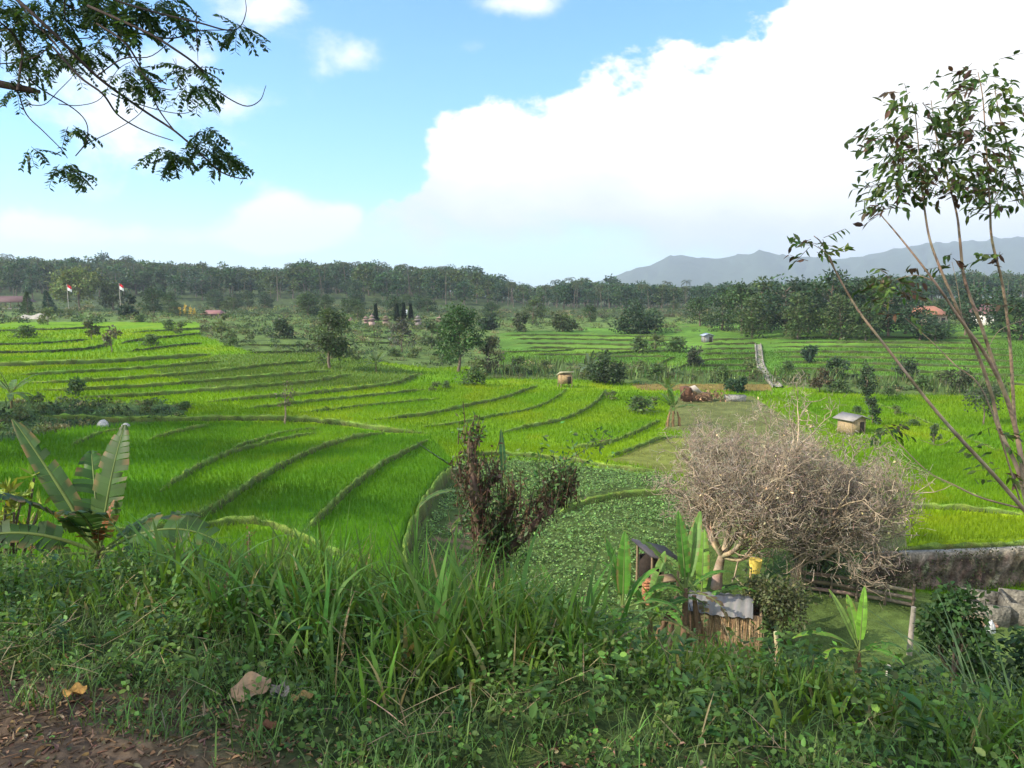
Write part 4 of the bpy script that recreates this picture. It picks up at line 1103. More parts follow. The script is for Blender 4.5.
# ------------------------------------------------------------------ banana plants by the shed
def rand_leaves(n_, L0, W0, cols, els=(20, 85), dr=(.4, 1.8), torn=.35, az0=0):
    out = []
    for i in range(n_):
        el = rng.uniform(*els)
        out.append((L0*rng.uniform(.8, 1.15), W0*rng.uniform(.8, 1.15), az0+i*2.399+rng.normal(0, .25), R_(el), rng.uniform(*dr)*(1.1-el/110), np.array(cols[int(rng.integers(len(cols)))]), torn*rng.uniform(.4, 1.4)))
    return out
x, y, z = at(622, 655)
banana((x, y, z), 1.7, [(2.0, .50, R_(80), R_(80), .2, G2, .1), (1.9, .40, R_(120), R_(72), .35, G2, .1), (1.8, .45, R_(200), R_(40), 1.6, G2, .4), (1.7, .42, R_(340), R_(35), 1.6, G1, .4), (1.6, .4, R_(250), R_(30), 1.8, G1, .5), (1.5, .38, R_(20), R_(60), .8, G2, .2)], 'green banana plant with two upright leaves left of the brown shed')
x, y, z = at(684, 650)
banana((x, y, z), 2.2, [(2.3, .52, R_(60), R_(66), .3, (.10, .2, .035), .15), (2.2, .50, R_(100), R_(78), .3, G2, .2), (2.4, .56, R_(165), R_(58), .7, (.12, .2, .04), .5), (1.7, .42, R_(215), R_(40), 1.6, G2, .5), (1.4, .42, R_(200), R_(70), .4, G4, .05, {'base': (-.8, 0, .9)}), (1.6, .4, R_(320), R_(20), 2.2, (.14, .10, .05), .8), (1.5, .35, R_(10), R_(45), 1.2, G1, .3)], 'clump of banana plants with bare brown stems beside the thatched pen', stems=((0, 0, 1), (-.5, .1, .85), (.45, -.1, .9), (-.85, .2, .6)), stemcol=(.15, .095, .06))
x, y, z = at(650, 655)
banana((x, y, z), 1.3, [(2.0, .48, R_(150), R_(62), .9, G2, .6), (1.9, .46, R_(60), R_(70), .6, (.10, .19, .035), .4), (1.9, .46, R_(20), R_(40), 1.7, G1, .8), (1.7, .44, R_(200), R_(30), 1.9, (.09, .15, .035), .9), (1.7, .4, R_(290), R_(50), 1.5, G2, .7), (1.6, .4, R_(330), R_(20), 2.0, (.12, .11, .045), 1.0)], 'ragged banana plant between the upright one and the bare brown stems')
x, y, z = at(700, 640)
banana((x, y, z), 1.5, [(2.1, .5, R_(75), R_(74), .5, G4, .3), (2.0, .46, R_(130), R_(55), 1.1, (.11, .2, .04), .6), (1.9, .45, R_(180), R_(40), 1.7, G2, .8), (1.8, .42, R_(350), R_(45), 1.6, G2, .8), (1.7, .4, R_(260), R_(35), 1.9, (.13, .11, .05), 1.0)], 'banana plant with a tall pale leaf just left of the forked bare tree', stemcol=(.16, .10, .06))
x, y, z = at(556, 640)
banana((x, y, z), 1.0, [(1.7, .30, R_(190), R_(35), 1.4, G1, .7), (1.6, .30, R_(10), R_(30), 1.5, (.05, .11, .03), .7), (1.5, .30, R_(250), R_(30), 1.5, G1, .6), (1.5, .26, R_(110), R_(60), .8, G2, .4)], 'low drooping banana plant with ragged leaves right of the stumpy tree')
x, y, z = at(858, 672)
banana((x, y, z), .75, [(1.7, .36, R_(128), R_(62), .25, (.22, .33, .06), .05), (1.7, .34, R_(60), R_(78), .15, (.13, .28, .03), .05), (1.5, .42, R_(90), R_(60), .3, G4, .1), (1.9, .40, R_(178), R_(38), 1.3, (.12, .25, .03), .2), (1.6, .38, R_(200), R_(22), 1.4, G4, .25), (1.4, .4, R_(300), R_(35), 1.4, G2, .2), (1.3, .36, R_(0), R_(30), 1.4, G1, .3)], 'bright yellow green banana plant on the sunny lawn at the right', stemcol=(.12, .09, .05))
# ------------------------------------------------------------------ bare twiggy trees in the yard
def bare_tree(name, px, py, crown_px, label, seed, nl=6):
    x, y, z = at(px, py); t = thing(name, (x, y, z), label, 'tree'); r = np.random.default_rng(seed)
    sx, sy, rx, ry = crown_px
    c = p3(sx, sy, y)-np.array([x, y, z]); RX = rx/F*y; RZ = ry/F*y
    tb, wb = MB(), MB()
    tube(tb, catmull([(0, 0, -.3), (c[0]*.08, .05, .7), (c[0]*.2, 0, 1.5)], 4), [.26, .20, .16], 9, vary((.30, .235, .16), 9, .12), jit=.06)
    S = []  # segments
    tips = []
    fork = np.array([c[0]*.2, 0, 1.4])
    for i in range(nl):
        a = i/nl*2*pi+r.normal(0, .25)
        tgt = c+np.array([math.cos(a)*RX*.55, math.sin(a)*RX*.55, r.uniform(-.5, .35)*RZ])
        P = catmull([fork, fork*.55+tgt*.45+r.normal(0, .25, 3)+[0, 0, -.1*RZ], tgt], 4)
        tube(tb, P, [.12, .05], 6, vary((.33, .26, .17), len(P), .15), cap=False, jit=.06)
        for q in P[3:]: tips.append((q, norm((q-fork)[None])[0], .055))
    def env(P): # 1 inside the dome
        d = (P-c)/np.array([RX, RX*.95, RZ]); return (d**2).sum(-1)
    cur = tips
    for lev, (ln, nb, rd) in enumerate([(1.15, 3, .040), (.85, 3, .025), (.65, 3, .017), (.50, 3, .012)]):
        nxt = []
        for (p, d, _) in cur:
            for k in range(nb):
                nd_ = norm((d*.75+r.normal(0, .62, 3)+np.array([0, 0, .22]))[None])[0]
                q = p+nd_*ln*r.uniform(.6, 1.2)
                if env(q) > 1.12+.25*math.sin(q[0]*2.3+q[2]*3): 
                    if r.random() < .75: continue
                m = (p+q)/2+r.normal(0, .06*ln, 3)
                S.append((p, m, rd, rd*.85, lev)); S.append((m, q, rd*.85, rd*.62, lev)); nxt.append((q, nd_, rd))
        cap = [150, 480, 1500, 3400][lev]
        if len(nxt) > cap: nxt = [nxt[i] for i in r.choice(len(nxt), cap, replace=False)]
        cur = nxt
    A = np.array([s[0] for s in S]); B = np.array([s[1] for s in S]); lv = np.array([s[4] for s in S])
    base = np.array([(.31, .245, .16), (.30, .24, .165), (.285, .228, .16), (.27, .215, .155)])[lv]
    segs(wb, A, B, [s[2] for s in S], [s[3] for s in S], 4, base*np.exp(r.normal(0, .2, (len(S), 1))))
    # short spurs and a few dry seed heads
    E = np.array([q for q, _, _ in cur]); n_ = 10500; k = r.integers(0, len(E), n_); P = E[k]+r.normal(0, .13, (n_, 3))
    segs(wb, P, P+rdir(n_, .5)*r.uniform(.12, .4, (n_, 1)), .0105, .005, 3, vary((.28, .235, .18), n_, .3, .08, r))
    n_ = 160; P = E[r.integers(0, len(E), n_)]
    leafq(wb, P, rdir(n_), rdir(n_), .14, .08, vary((.45, .36, .20), n_, .3))
    tb.build('trunk', M_bark, t, True); wb.build('twigs', M_twig, t)
    return t
bare_tree('bare_tree', 716, 588, (746, 466, 88, 94), 'leafless greyish tree with a dense dome of twigs and a forked trunk behind the shed', 5, 7)
bare_tree('bare_tree', 792, 592, (834, 504, 84, 80), 'leafless twiggy tree spreading over the log fence and the stone wall', 9, 7)
# mossy clump in the left bare tree
# ------------------------------------------------------------------ yard: wall, fence, tanks, shed, pen, bucket, shrubs
a_ = [at(px, py) for px, py in [(866,589),(900,590),(950,589),(1000,586),(1060,582),(1150,577)]]
top_y = [556,555,553.5,551.5,548,542]
wb = MB(); V = []
for (x, y, z), ty, px in zip(a_, top_y, [866,900,950,1000,1060,1150]):
    zt = p3(px, ty, y)[2]
    V += [(x, y-.02, z-.3), (x, y+.10, zt), (x, y+.5, zt+.01), (x, y+.5, z-.3)]
V = np.array(V); m = len(a_)
Vd = []
for i in range(m-1):
    for s_ in np.linspace(0, 1, 12, endpoint=False): Vd.append(V[i*4:i*4+4]*(1-s_)+V[i*4+4:i*4+8]*s_)
Vd.append(V[-4:]); 
rows = []
for q in Vd:
    f_ = [q[0]*(1-t_)+q[1]*t_+np.array([0, rng.normal(0, .07), 0]) for t_ in np.linspace(0, 1, 7)]
    rows.append(np.vstack([f_, q[2:3], q[3:4]]))
rows = np.array(rows); k = rows.shape[1]; m = len(rows)
i, j = np.meshgrid(np.arange(m-1), np.arange(k-1), indexing='ij')
cw_ = vary((.125, .10, .075), m*k, .5, .07); cw_[k-3::k] = (.24, .215, .17); cw_[k-2::k] = (.30, .28, .23)
wb.add(rows.reshape(-1, 3), np.stack([i*k+j, (i+1)*k+j, (i+1)*k+j+1, i*k+j+1], -1).reshape(-1, 4), cw_)
o = wb.build('retaining_wall', M_stone, None, False); tag(o, 'old grey stone retaining wall below the bright green paddy at the right', 'wall')
# creeper on the wall
cb_ = MB(); q = rows[:, :7].reshape(-1, 3); n_ = 5000; P = q[rng.integers(0, len(q), n_)]+rng.normal(0, .12, (n_, 3))+[0, -.08, 0]
kk = noise2(P[:, 0], P[:, 2], 1.6, 2, 71) > -.1; P = P[kk]; n_ = len(P)
leafq(cb_, P, rdir(n_, -.4), rdir(n_)+[0, -1, .3], rng.uniform(.06, .14, n_), .06, np.where(rng.random((n_, 1)) < .5, vary((.10, .085, .05), n_, .3), vary((.06, .085, .03), n_, .3)))
tag(cb_.build('wall_creeper', M_leaf), 'dry creeper clinging to the face of the stone retaining wall', 'creeper', kind='stuff')
# log fence
P0 = np.array(at(800, 592)); P1 = np.array(at(912, 607))
t = thing('log_fence', tuple(P0), 'low fence of stacked weathered logs beneath the right bare tree', 'fence'); d = P1-P0
for k, (f0, f1, h) in enumerate([(0, .55, .85), (.42, 1.0, .72), (.0, .5, .52), (.38, 1.02, .42), (.02, .62, .22), (.5, 1.0, .16)]):
    mb = MB(); A = d*f0+[0, .05*(k % 2), h]; B = d*f1+[0, -.05*(k % 2), h-.05]
    A[2] += 0; tube(mb, [A, (A+B)/2+[0, 0, .04], B], [.075, .085, .07], 7, vary((.165, .13, .09), 3, .2), jit=.05); mb.build('rail', M_wood, t, True)
for f in (0.02, .27, .5, .75, .99):
    mb = MB(); A = d*f; tube(mb, [A+[0, -.12, -.3], A+[.02, -.12, 1.0]], [.06, .05], 7, (.13, .105, .075)); mb.build('post', M_wood, t, True)
# concrete tanks
for k, (px, py, lab, rz) in enumerate([(984, 622, 'open grey concrete tank with a square rim at the right below the stone wall', -.35), (1022, 622, 'second open concrete tank cut by the right edge', -.35)]):
    x, y, z = at(px, py-4); t = thing('concrete_tank', (x, y, z), lab, 'tank', rz=rz); mb = MB(); W_, D_, H_, th_ = 1.35, 1.5, .85, .11
    cc = (.15, .14, .115)
    box(mb, (0, -D_/2, H_/2-.15), (W_, th_, H_+.3), col=cc); box(mb, (0, D_/2, H_/2-.15), (W_, th_, H_+.3), col=cc)
    box(mb, (-W_/2+th_/2, 0, H_/2-.15), (th_, D_-th_-.004, H_+.296), col=cc); box(mb, (W_/2-th_/2, 0, H_/2-.15), (th_, D_-th_-.004, H_+.296), col=cc); mb.build('tank_wall', M_stone, t)
    mb = MB(); box(mb, (0, 0, .1), (W_-2*th_-.01, D_-th_-.01, .1), col=(.06, .05, .035)); mb.build('tank_floor', M_dirt, t)
x, y, z = at(992, 633); mb = MB(); n_ = 9
for i in range(3): tube(mb, [(.05*i-.1, .03*i, -.02), (.05*i-.1, .03*i, .18), (.05*i-.08, 0, .42-.08*i), (.05*i-.06, 0, .5-.08*i)], [.13, .15, .09, .03], 8, (.50, .51, .52), jit=.12)
o = mb.build('white_sack', M_cloth, None, True); o.location = (x, y, z); tag(o, 'small crumpled white sack standing in front of the concrete tank', 'sack')
mb = MB(); x, y, z = at(972, 628)
for i in range(4): tube(mb, [(-.9, .1*i, .12+.1*i), (.0, .1*i+.05, .15+.1*i), (.9, -.1+.1*i, .1+.05*i)], [.07, .08, .06], 6, vary((.24, .18, .12), 3, .15), jit=.05)
o = mb.build('cut_logs', M_wood, None, True); o.location = (x, y, z); tag(o, 'few pale cut logs lying beside the white sack', 'logs')
# posts
for px, py, h, r_, c_, lab in [(909, 655, 1.75, .10, (.30, .265, .22), 'weathered whitish post standing near the bright banana plant'), (886, 688, .75, .07, (.33, .28, .22), 'short grey stake in the grass left of the whitish post'), (776, 668, 1.25, .08, (.46, .35, .22), 'pale split stake leaning under the olive shrub')]:
    x, y, z = at(px, py); mb = MB(); tube(mb, [(0, 0, -.3), (.02, 0, h*.5), (.05-.12*(px == 776), 0, h)], [r_, r_*.95, r_*.8], 8, vary(c_, 3, .2), jit=.06)
    o = mb.build('wooden_post', M_wood, None, True); o.location = (x, y, z); tag(o, lab, 'post')
# shed with dark roof and brick pillar
x, y, z = at(657, 592); t = thing('tin_shed', (x, y, z), 'small open shed with a dark sloping roof behind the banana plants', 'shed', rz=.35)
mb = MB(); box(mb, (0, 0, 1.75), (1.7, 1.7, .09), col=(.05, .044, .048), tilt=(.1, .32)); mb.build('roof', M_tin, t)
for sx_ in (-.62, .62):
    for sy_ in (-.6, .6):
        mb = MB(); hh = 1.72-sx_*math.tan(.32)*.98+sy_*math.tan(.1)*.9; tube(mb, [(sx_, sy_, -.3), (sx_, sy_, hh)], [.06, .05], 6, (.22, .16, .1)); mb.build('post', M_wood, t, True)
mb = MB(); box(mb, (.1, .66, .75), (1.2, .05, 1.45), col=(.05, .04, .035)); mb.build('back_wall', M_wood, t)
mb = MB(); box(mb, (.35, -.2, .62), (.85, .7, .07), col=(.26, .19, .12)); mb.build('shelf', M_wood, t)
x, y, z = at(645, 598); mb = MB()
for k in range(9): box(mb, (rng.normal(0, .01), rng.normal(0, .01), .055+k*.115), (.42, .42, .10), rz=rng.normal(0, .03), col=np.array((.42, .19, .10))*rng.uniform(.8, 1.15))
o = mb.build('brick_pillar', M_stone); o.location = (x, y-.6, z); tag(o, 'short stack pillar of orange red bricks in front of the shed', 'pillar')
# thatched pen with a sheet on top
x, y, z = at(724, 648); t = thing('thatched_pen', (x, y, z), 'low brown thatched pen with a pale grey sheet over its ridge', 'pen', rz=-.30); t.scale = (1.2, 1.2, 1.2)
mb = MB(); n_ = 1500; W_ = 2.0
P = np.column_stack([rng.uniform(-W_/2, W_/2, n_), -.55+rng.normal(0, .03, n_), rng.uniform(.5, 1.35, n_)])
D = np.column_stack([rng.normal(0, .07, n_), -.18+rng.normal(0, .05, n_), -np.ones(n_)])
leafq(mb, P, D, np.tile([0, -1., .2], (n_, 1)), rng.uniform(.5, .95, n_), rng.uniform(.015, .035, n_), vary((.30, .205, .115), n_, .28, .06))
box(mb, (0, -.42, .62), (W_, .06, 1.3), col=(.16, .11, .065)); box(mb, (0, .55, .6), (W_, .06, 1.3), col=(.16, .11, .065))
box(mb, (-W_/2+.03, .065, .6), (.06, .9, 1.28), col=(.2, .14, .08)); box(mb, (W_/2-.03, .065, .6), (.06, .9, 1.28), col=(.2, .14, .08)); mb.build('thatch_wall', M_thatch, t)
mb = MB(); xs_ = np.linspace(-1.05, .75, 30); Vr = []
for q in xs_:
    for v_, zz in ((-.66, 1.33), (-.3, 1.47), (.1, 1.56), (.65, 1.42)): Vr.append((q, v_, zz+.02*math.sin(q*22)+.05*math.sin(q*2+v_)-.10*(q+1)*.5))
i, j = np.meshgrid(np.arange(29), np.arange(3), indexing='ij'); mb.add(Vr, np.stack([i*4+j, (i+1)*4+j, (i+1)*4+j+1, i*4+j+1], -1).reshape(-1, 4), vary((.17, .162, .15), 120, .12, .03)); mb.build('roof_sheet', M_tin, t, True)
# bamboo pole with the yellow bucket
x, y, z = at(752, 600); zb = p3(752, 567, y)[2]-z; zt = p3(752, 492, y)[2]-z
t = thing('bamboo_poles', (x, y, z), 'pair of slim bamboo poles standing upright in front of the bare tree', 'pole')
for dx, rr in ((-.10, .05), (.10, .03)):
    mb = MB(); tube(mb, [(dx, 0, -.3), (dx, .02, zt*.5), (dx-.25*(dx < 0), .0, zt)], [rr, rr*.9, rr*.6], 7, (.46, .33, .16)); mb.build('pole', M_wood, t, True)
mb = MB(); tube(mb, [(0, 0, 0), (0, 0, .03), (0, 0, .3), (.0, 0, .52), (0, 0, .55)], [.17, .195, .23, .25, .26], 14, (.62, .47, .10)); 
bk = mb.build('yellow_bucket', M_cloth, None, True); bk.location = (x-.22, y-.9, z+zb+.10); tag(bk, 'yellow bucket hung on the bamboo poles before the bare tree', 'bucket')
mb = MB(); a = np.linspace(0, pi, 9); tube(mb, np.column_stack([0.245*np.cos(a), np.zeros(9), .54+.28*np.sin(a)]), .012, 5, (.25, .2, .1), cap=False); mb.build('handle', M_wood, bk, True)
# olive shrub by the pen, and the yard shrubs
def shrub(name, loc, h, w, col, leaf, ncl, nlf, label, seed, group=None, cat='shrub', bottom=.15, clr=.26, wl=.5, bark=(.14, .11, .08)):
    d_ = tree_data(h, w, col, leaf, ncl, nlf, .15, seed, .85, rtrunk=h*.018, bottom=bottom, clr=clr, wl=wl, bark=bark)
    return put_tree(name, loc, d_, label, cat, group, crown='foliage', trunk='stems')
shrub('olive_shrub', at(772, 648), 2.45, 2.5, (.075, .085, .032), .17, 26, 120, 'olive leaved shrub on a pale trunk right of the thatched pen', 31, bottom=.35, bark=(.28, .2, .13))
shrub('olive_shrub', at(815, 590), 2.0, 2.6, (.06, .08, .03), .2, 14, 90, 'dark olive bush below the left end of the log fence', 32)
x, y, z = atY(962, 10.0)
def near_shrub(px, Y, top, w, col, leaf, ncl, nlf, label, seed, bottom=.15):
    x, y, z = atY(px, Y); h = p3(px, top, Y)[2]-z
    shrub('viny_shrub', (x, y, z), h, w, col, leaf, ncl, nlf, label, seed, wl=.6, bottom=bottom)
near_shrub(940, 9.5, 598, 1.2, (.045, .095, .024), .095, 30, 150, 'leafy green shrub draped with vines in the lower right corner', 33)
near_shrub(1016, 8.0, 646, 1.1, (.026, .058, .017), .09, 26, 150, 'dark leafy shrub in the lower right corner below the sapling', 34)
near_shrub(900, 6.5, 672, .95, (.028, .062, .018), .075, 22, 130, 'low dark leafy bush at the bottom right in the slope grass', 36, .05)
near_shrub(572, 6.5, 650, .6, (.020, .052, .016), .07, 14, 100, 'small very dark leafy bush between clumps of slope grass', 37, .05)
near_shrub(985, 5.2, 702, .9, (.026, .060, .018), .06, 22, 130, 'dark weedy bush at the very bottom right under the arching grass', 38, .05)
# fountain of long blades in the corner
for px, Y, n_, lab in [(990, 3.9, 60, 'tussock of long arching lemon grass blades in the lower right corner'), (1050, 4.4, 50, 'tussock of arching grass blades cut by the right edge')]:
    x, y, z = atY(px, Y); mb = MB()
    blades(mb, rng.normal(0, .07, (n_, 3))*[1, 1, 0]+[0, 0, -.05], rng.uniform(1.2, 4.6, n_), rng.uniform(.6, 1.15, n_), rng.uniform(.008, .016, n_), rng.uniform(.25, .7, n_), rng.uniform(.6, 1.7, n_), 8, vary((.10, .15, .065), n_, .25, .08))
    o = mb.build('grass_tussock', M_grass); o.location = (x, y, z); tag(o, lab, 'tussock')

# ------------------------------------------------------------------ leafy crop in the round plot
vm = MB(); N = 110000
X = rng.uniform(-9, 10, N); Y = rng.uniform(26, 62, N); Z = H(X, Y); px, py = pix(X, Y, Z)
s_, b_ = saw(X, Y, True)
k = inpoly(px, py, POLY['veg']) & (b_ > .9) & (px < 712) & ~(inpoly(px, py, [(415,600),(425,535),(470,500),(500,545),(490,600)]) & (noise2(X, Y, 2.4, 2, 52) > -.1))
rowm = .5+.5*np.sin((X*.5+Y*.87)*2*pi/1.0)
k &= rng.random(N) < np.clip((.35+.65*rowm)*(.75+.6*noise2(X, Y, 3.0, 3, 97)), .06, 1)
X, Y, Z = X[k], Y[k], Z[k]; n_ = len(X)
leafq(vm, np.column_stack([X, Y, Z+rng.uniform(.05, .28, n_)]), rdir(n_)*[1, 1, .4], rdir(n_, 1.6), rng.uniform(.08, .19, n_), rng.uniform(.05, .12, n_), vary((.135, .235, .066), n_, .3, .08))
tag(vm.build('leafy_crop', M_leaf), 'low bluish green leafy crop filling the round plot below the paddies', 'crop', kind='stuff')
# dry grass of the fallow plot and the yard
dm = MB()
def scatter_poly(poly, y0, y1, n_, x0=-40, x1=60):
    Y = np.sqrt(rng.uniform(y0*y0, y1*y1, n_)); X = rng.uniform(-.75, .75, n_)*Y; Z = H(X, Y); px, py = pix(X, Y, Z); k = inpoly(px, py, POLY[poly]); return X[k], Y[k], Z[k]
for poly, y0, y1, n_, col, l0, w0, ln in [('stub', 30, 95, 40000, (.17, .18, .06), .3, .03, .6), ('dry', 38, 75, 30000, (.17, .18, .045), .2, .035, .4), ('yard', 20, 42, 40000, (.095, .15, .03), .1, .02, .8), ('hedgeleft', 35, 70, 26000, (.055, .10, .03), .4, .05, .8), ('dryterr', 50, 110, 40000, (.13, .175, .035), .3, .06, .5), ('orange', 60, 110, 30000, (.20, .155, .045), .3, .06, .6)]:
    X, Y, Z = scatter_poly(poly, y0, y1, n_); n_ = len(X)
    blades(dm, np.column_stack([X, Y, Z-.03]), rng.uniform(0, 2*pi, n_), l0*rng.uniform(.6, 1.5, n_), w0*rng.uniform(.6, 1.4, n_), rng.uniform(.1, .6, n_), rng.uniform(.2, 1.3, n_), 2, vary(col, n_, .28, .1))
tag(dm.build('rough_grass', M_grass), 'rough dry and green grass of the fallow plots and the yard', 'grass', kind='stuff')
# weedy undergrowth over the waste land, hedgerows and crop rows in the distance
um = MB(); N = 7500
Yc_ = np.exp(rng.uniform(math.log(45), math.log(300), N)); Xc = rng.uniform(-.75, .75, N)*Yc_; Zc = H(Xc, Yc_); px, py = pix(Xc, Yc_, Zc)
inrow = inpoly(px, py, POLY['hedgerow'])*.55+inpoly(px, py, POLY['cornrow'])*.9+inpoly(px, py, POLY['hedgeleft'])*.8+(py < 324)*.5+(((py < 333) & (px > 205)) | inpoly(px, py, [(205,333),(350,336),(500,333),(500,318),(205,318)]))*.4
k = (rng.random(N) < inrow) & (Yc_ > 40); Xc, Yc_, Zc, py, px = Xc[k], Yc_[k], Zc[k], py[k], px[k]
for x, y, z in zip(Xc, Yc_, Zc):
    n_ = 46; s_ = rng.uniform(.35, 1.0)*np.clip(y/110, .7, 1.7)
    d = rdir(n_, .3)*rng.random((n_, 1))**.4*np.array([s_*1.25, s_*1.25, s_*.8]); d[:, 2] = np.abs(d[:, 2])
    tone = math.exp(rng.normal(0, .35)); c = np.array([(.055, .09, .028), (.085, .115, .035), (.04, .075, .028), (.12, .115, .055)][int(rng.integers(4))])*tone
    leafq(um, d+[x, y, z], rdir(n_, .3), rdir(n_, .8), s_*.42*rng.uniform(.6, 1.3, n_), s_*.22, vary(c, n_, .22, .08))
tag(um.build('undergrowth', M_leaf), 'low weedy undergrowth along the hedgerows and edges of the far paddies', 'undergrowth', kind='stuff')
cm = MB(); X, Y, Z = scatter_poly('cornrow', 60, 140, 26000); n_ = len(X); k = noise2(X, Y, 9, 2, 55) > -.15; X, Y, Z = X[k], Y[k], Z[k]; n_ = len(X)
blades(cm, np.column_stack([X, Y, Z]), rng.uniform(0, 2*pi, n_), rng.uniform(.8, 1.9, n_), rng.uniform(.08, .2, n_), rng.uniform(0, .35, n_), rng.uniform(.1, 1.2, n_), 3, vary((.085, .13, .04), n_, .35, .12))
tag(cm.build('maize_rows', M_grass), 'tall maize like crop in rows behind the bright middle paddy', 'crop', kind='stuff')

# ------------------------------------------------------------------ field huts
def hut(px, py, w, d, h, rz, roofc, wallc, label, name='field_hut', roof='gable', pitch=.45, stilts=0, closed=True, ov=.25):
    x, y, z = at(px, py); t = thing(name, (x, y, z), label, 'hut', rz=rz)
    mb = MB(); r_ = math.tan(pitch)*w/2
    zb = h*stilts
    if closed:
        box(mb, (0, 0, zb+(h-zb)/2), (w, d, h-zb), col=wallc)
        if roof == 'gable':
            for sy_ in (-d/2, d/2): mb.add([(-w/2, sy_, h), (w/2, sy_, h), (0, sy_, h+r_)], [(0, 1, 2)], wallc)
        mb.build('wall', M_wood, t)
        mb = MB(); box(mb, (w*.22, -d/2-.012, zb+(h-zb)*.40), (w*.30, .03, (h-zb)*.78), col=(.035, .028, .02)); mb.build('doorway', M_wood, t)
    else:
        box(mb, (0, 0, zb+.06), (w, d, .1), col=wallc); mb.build('floor_platform', M_wood, t)
        mb = MB(); box(mb, (0, d/2-.05, zb+(h-zb)*.4), (w*.9, .04, (h-zb)*.7), col=wallc); mb.build('wall', M_wood, t)
    for sx_ in (-1, 1):
        for sy_ in (-1, 1):
            mb = MB(); tube(mb, [(sx_*(w/2-.04), sy_*(d/2-.04), -.3), (sx_*(w/2-.04), sy_*(d/2-.04), h+.02)], .055, 6, (.24, .18, .12)); mb.build('post', M_wood, t, True)
    mb = MB()
    if roof == 'gable':
        L_ = (w/2+ov)/math.cos(pitch)
        for sg in (-1, 1):
            c = (sg*(w/2+ov)/2, 0, h+r_-math.tan(pitch)*(w/2+ov)/2+.04)
            box(mb, c, (L_+.04, d+2*ov, .07), col=np.array(roofc)*rng.uniform(.9, 1.1), tilt=(0, sg*pitch))
    else:
        box(mb, (0, 0, h+.12), (w+2*ov, d+2*ov, .08), col=roofc, tilt=(pitch, 0))
    mb.build('roof', M_tin, t)
    return t
hut(565, 387, 1.4, 1.15, 1.45, .25, (.50, .43, .33), (.30, .21, .11), 'small raised hut with a pale flat roof in the middle of the bright paddies', roof='flat', pitch=-.35, stilts=.30, closed=True, ov=.14)
hut(851, 433, 1.55, 1.5, 1.25, .45, (.22, .205, .19), (.32, .24, .14), 'wooden hut with a grey gabled roof standing in the right paddy', pitch=.36, ov=.28)
# collapsed shack
x, y, z = at(694, 401); t = thing('field_shack', (x, y, z), 'tumbledown brown shack with a slanting whitish roof sheet beside the fallow plot', 'shack', rz=.2)
mb = MB(); box(mb, (-.35, -.35, 1.15), (1.15, 1.7, .06), col=(.45, .40, .37), tilt=(-.5, .75)); mb.build('roof_sheet', M_tin, t)
mb = MB(); box(mb, (-.9, .1, .8), (.7, 1.3, 1.5), col=(.13, .065, .04), tilt=(0, -.1)); box(mb, (.6, .2, .45), (2.2, 1.1, .8), col=(.22, .13, .075)); mb.build('wall', M_wood, t)
mb = MB(); n_ = 400; P = np.column_stack([rng.uniform(-1.2, 3.6, n_), rng.normal(0, .5, n_), rng.uniform(.1, .9, n_)]); leafq(mb, P, rdir(n_, .3), rdir(n_), .4, .12, vary((.22, .14, .08), n_, .3)); o = mb.build('dry_straw', M_thatch, t); o['kind'] = 'stuff'
x, y, z = at(735, 401); mb = MB(); box(mb, (0, 0, .3), (2.0, .8, .7), col=(.26, .25, .23), taper=-.08); box(mb, (0, 0, .655), (1.8, .62, .03), col=(.12, .12, .1)); o = mb.build('water_trough', M_stone); o.location = (x, y, z); tag(o, 'pale concrete trough beside the dark bush behind the fallow plot', 'trough')
hut(707, 343, 1.7, 1.6, 1.3, .1, (.24, .28, .34), (.22, .22, .22), 'tiny grey roofed hut on the terraces left of the stone channel', pitch=.35)
# stone channel between the terraces
ch = MB(); c = catmull([(758,344),(759,352),(760,362),(763,370),(768,377),(774,384),(778,388)], 6); gx, gy = march(c[:, 0], c[:, 1], Hb); q = resample(np.stack([gx, gy], 1), .8); T = norm(np.gradient(q, axis=0)); Nn = np.stack([-T[:, 1], T[:, 0]], 1); m = len(q); R0 = []
for o_, dz in ((-.6, .0), (-.56, .3), (-.4, .3), (-.36, .12), (.36, .12), (.4, .3), (.56, .3), (.6, .0)):
    xy = q+Nn*o_; R0.append(np.column_stack([xy, H(q[:, 0], q[:, 1])+dz+rng.normal(0, .03, m)]))
V = np.stack(R0, 1); i, j = np.meshgrid(np.arange(m-1), np.arange(7), indexing='ij'); ch.add(V.reshape(-1, 3), np.stack([i*8+j, i*8+j+1, (i+1)*8+j+1, (i+1)*8+j], -1).reshape(-1, 4), vary((.20, .185, .15), m*8, .25, .05)); tag(ch.build('stone_channel', M_stone), 'pale stone irrigation channel running down between the far terraces', 'channel')
# white boulders in the near paddies
for px, py, s_, lab in [(102, 428, .30, 'round whitish boulder on the bank above the near paddies'), (125, 428, .24, 'smaller flat whitish boulder right of the round one')]:
    x, y, z = at(px, py); d = rdir(1); mb = MB(); n_ = 10; th_ = np.linspace(0, pi, 8); ph = np.linspace(0, 2*pi, 12, endpoint=False)
    V = np.array([[math.sin(a)*math.cos(b), math.sin(a)*math.sin(b), math.cos(a)*(.8 if px < 110 else .55)] for a in th_ for b in ph]); V *= (1+.16*np.sin(V[:, :1]*3+1)+.12*np.sin(V[:, 1:2]*4))*s_*1.3
    i, j = np.meshgrid(np.arange(7), np.arange(12), indexing='ij'); mb.add(V, np.stack([i*12+j, (i+1)*12+j, (i+1)*12+(j+1) % 12, i*12+(j+1) % 12], -1).reshape(-1, 4), (.40, .385, .36)); o = mb.build('boulder', M_stone, None, True); o.location = (x, y, z+s_*.7); tag(o, lab, 'boulder')

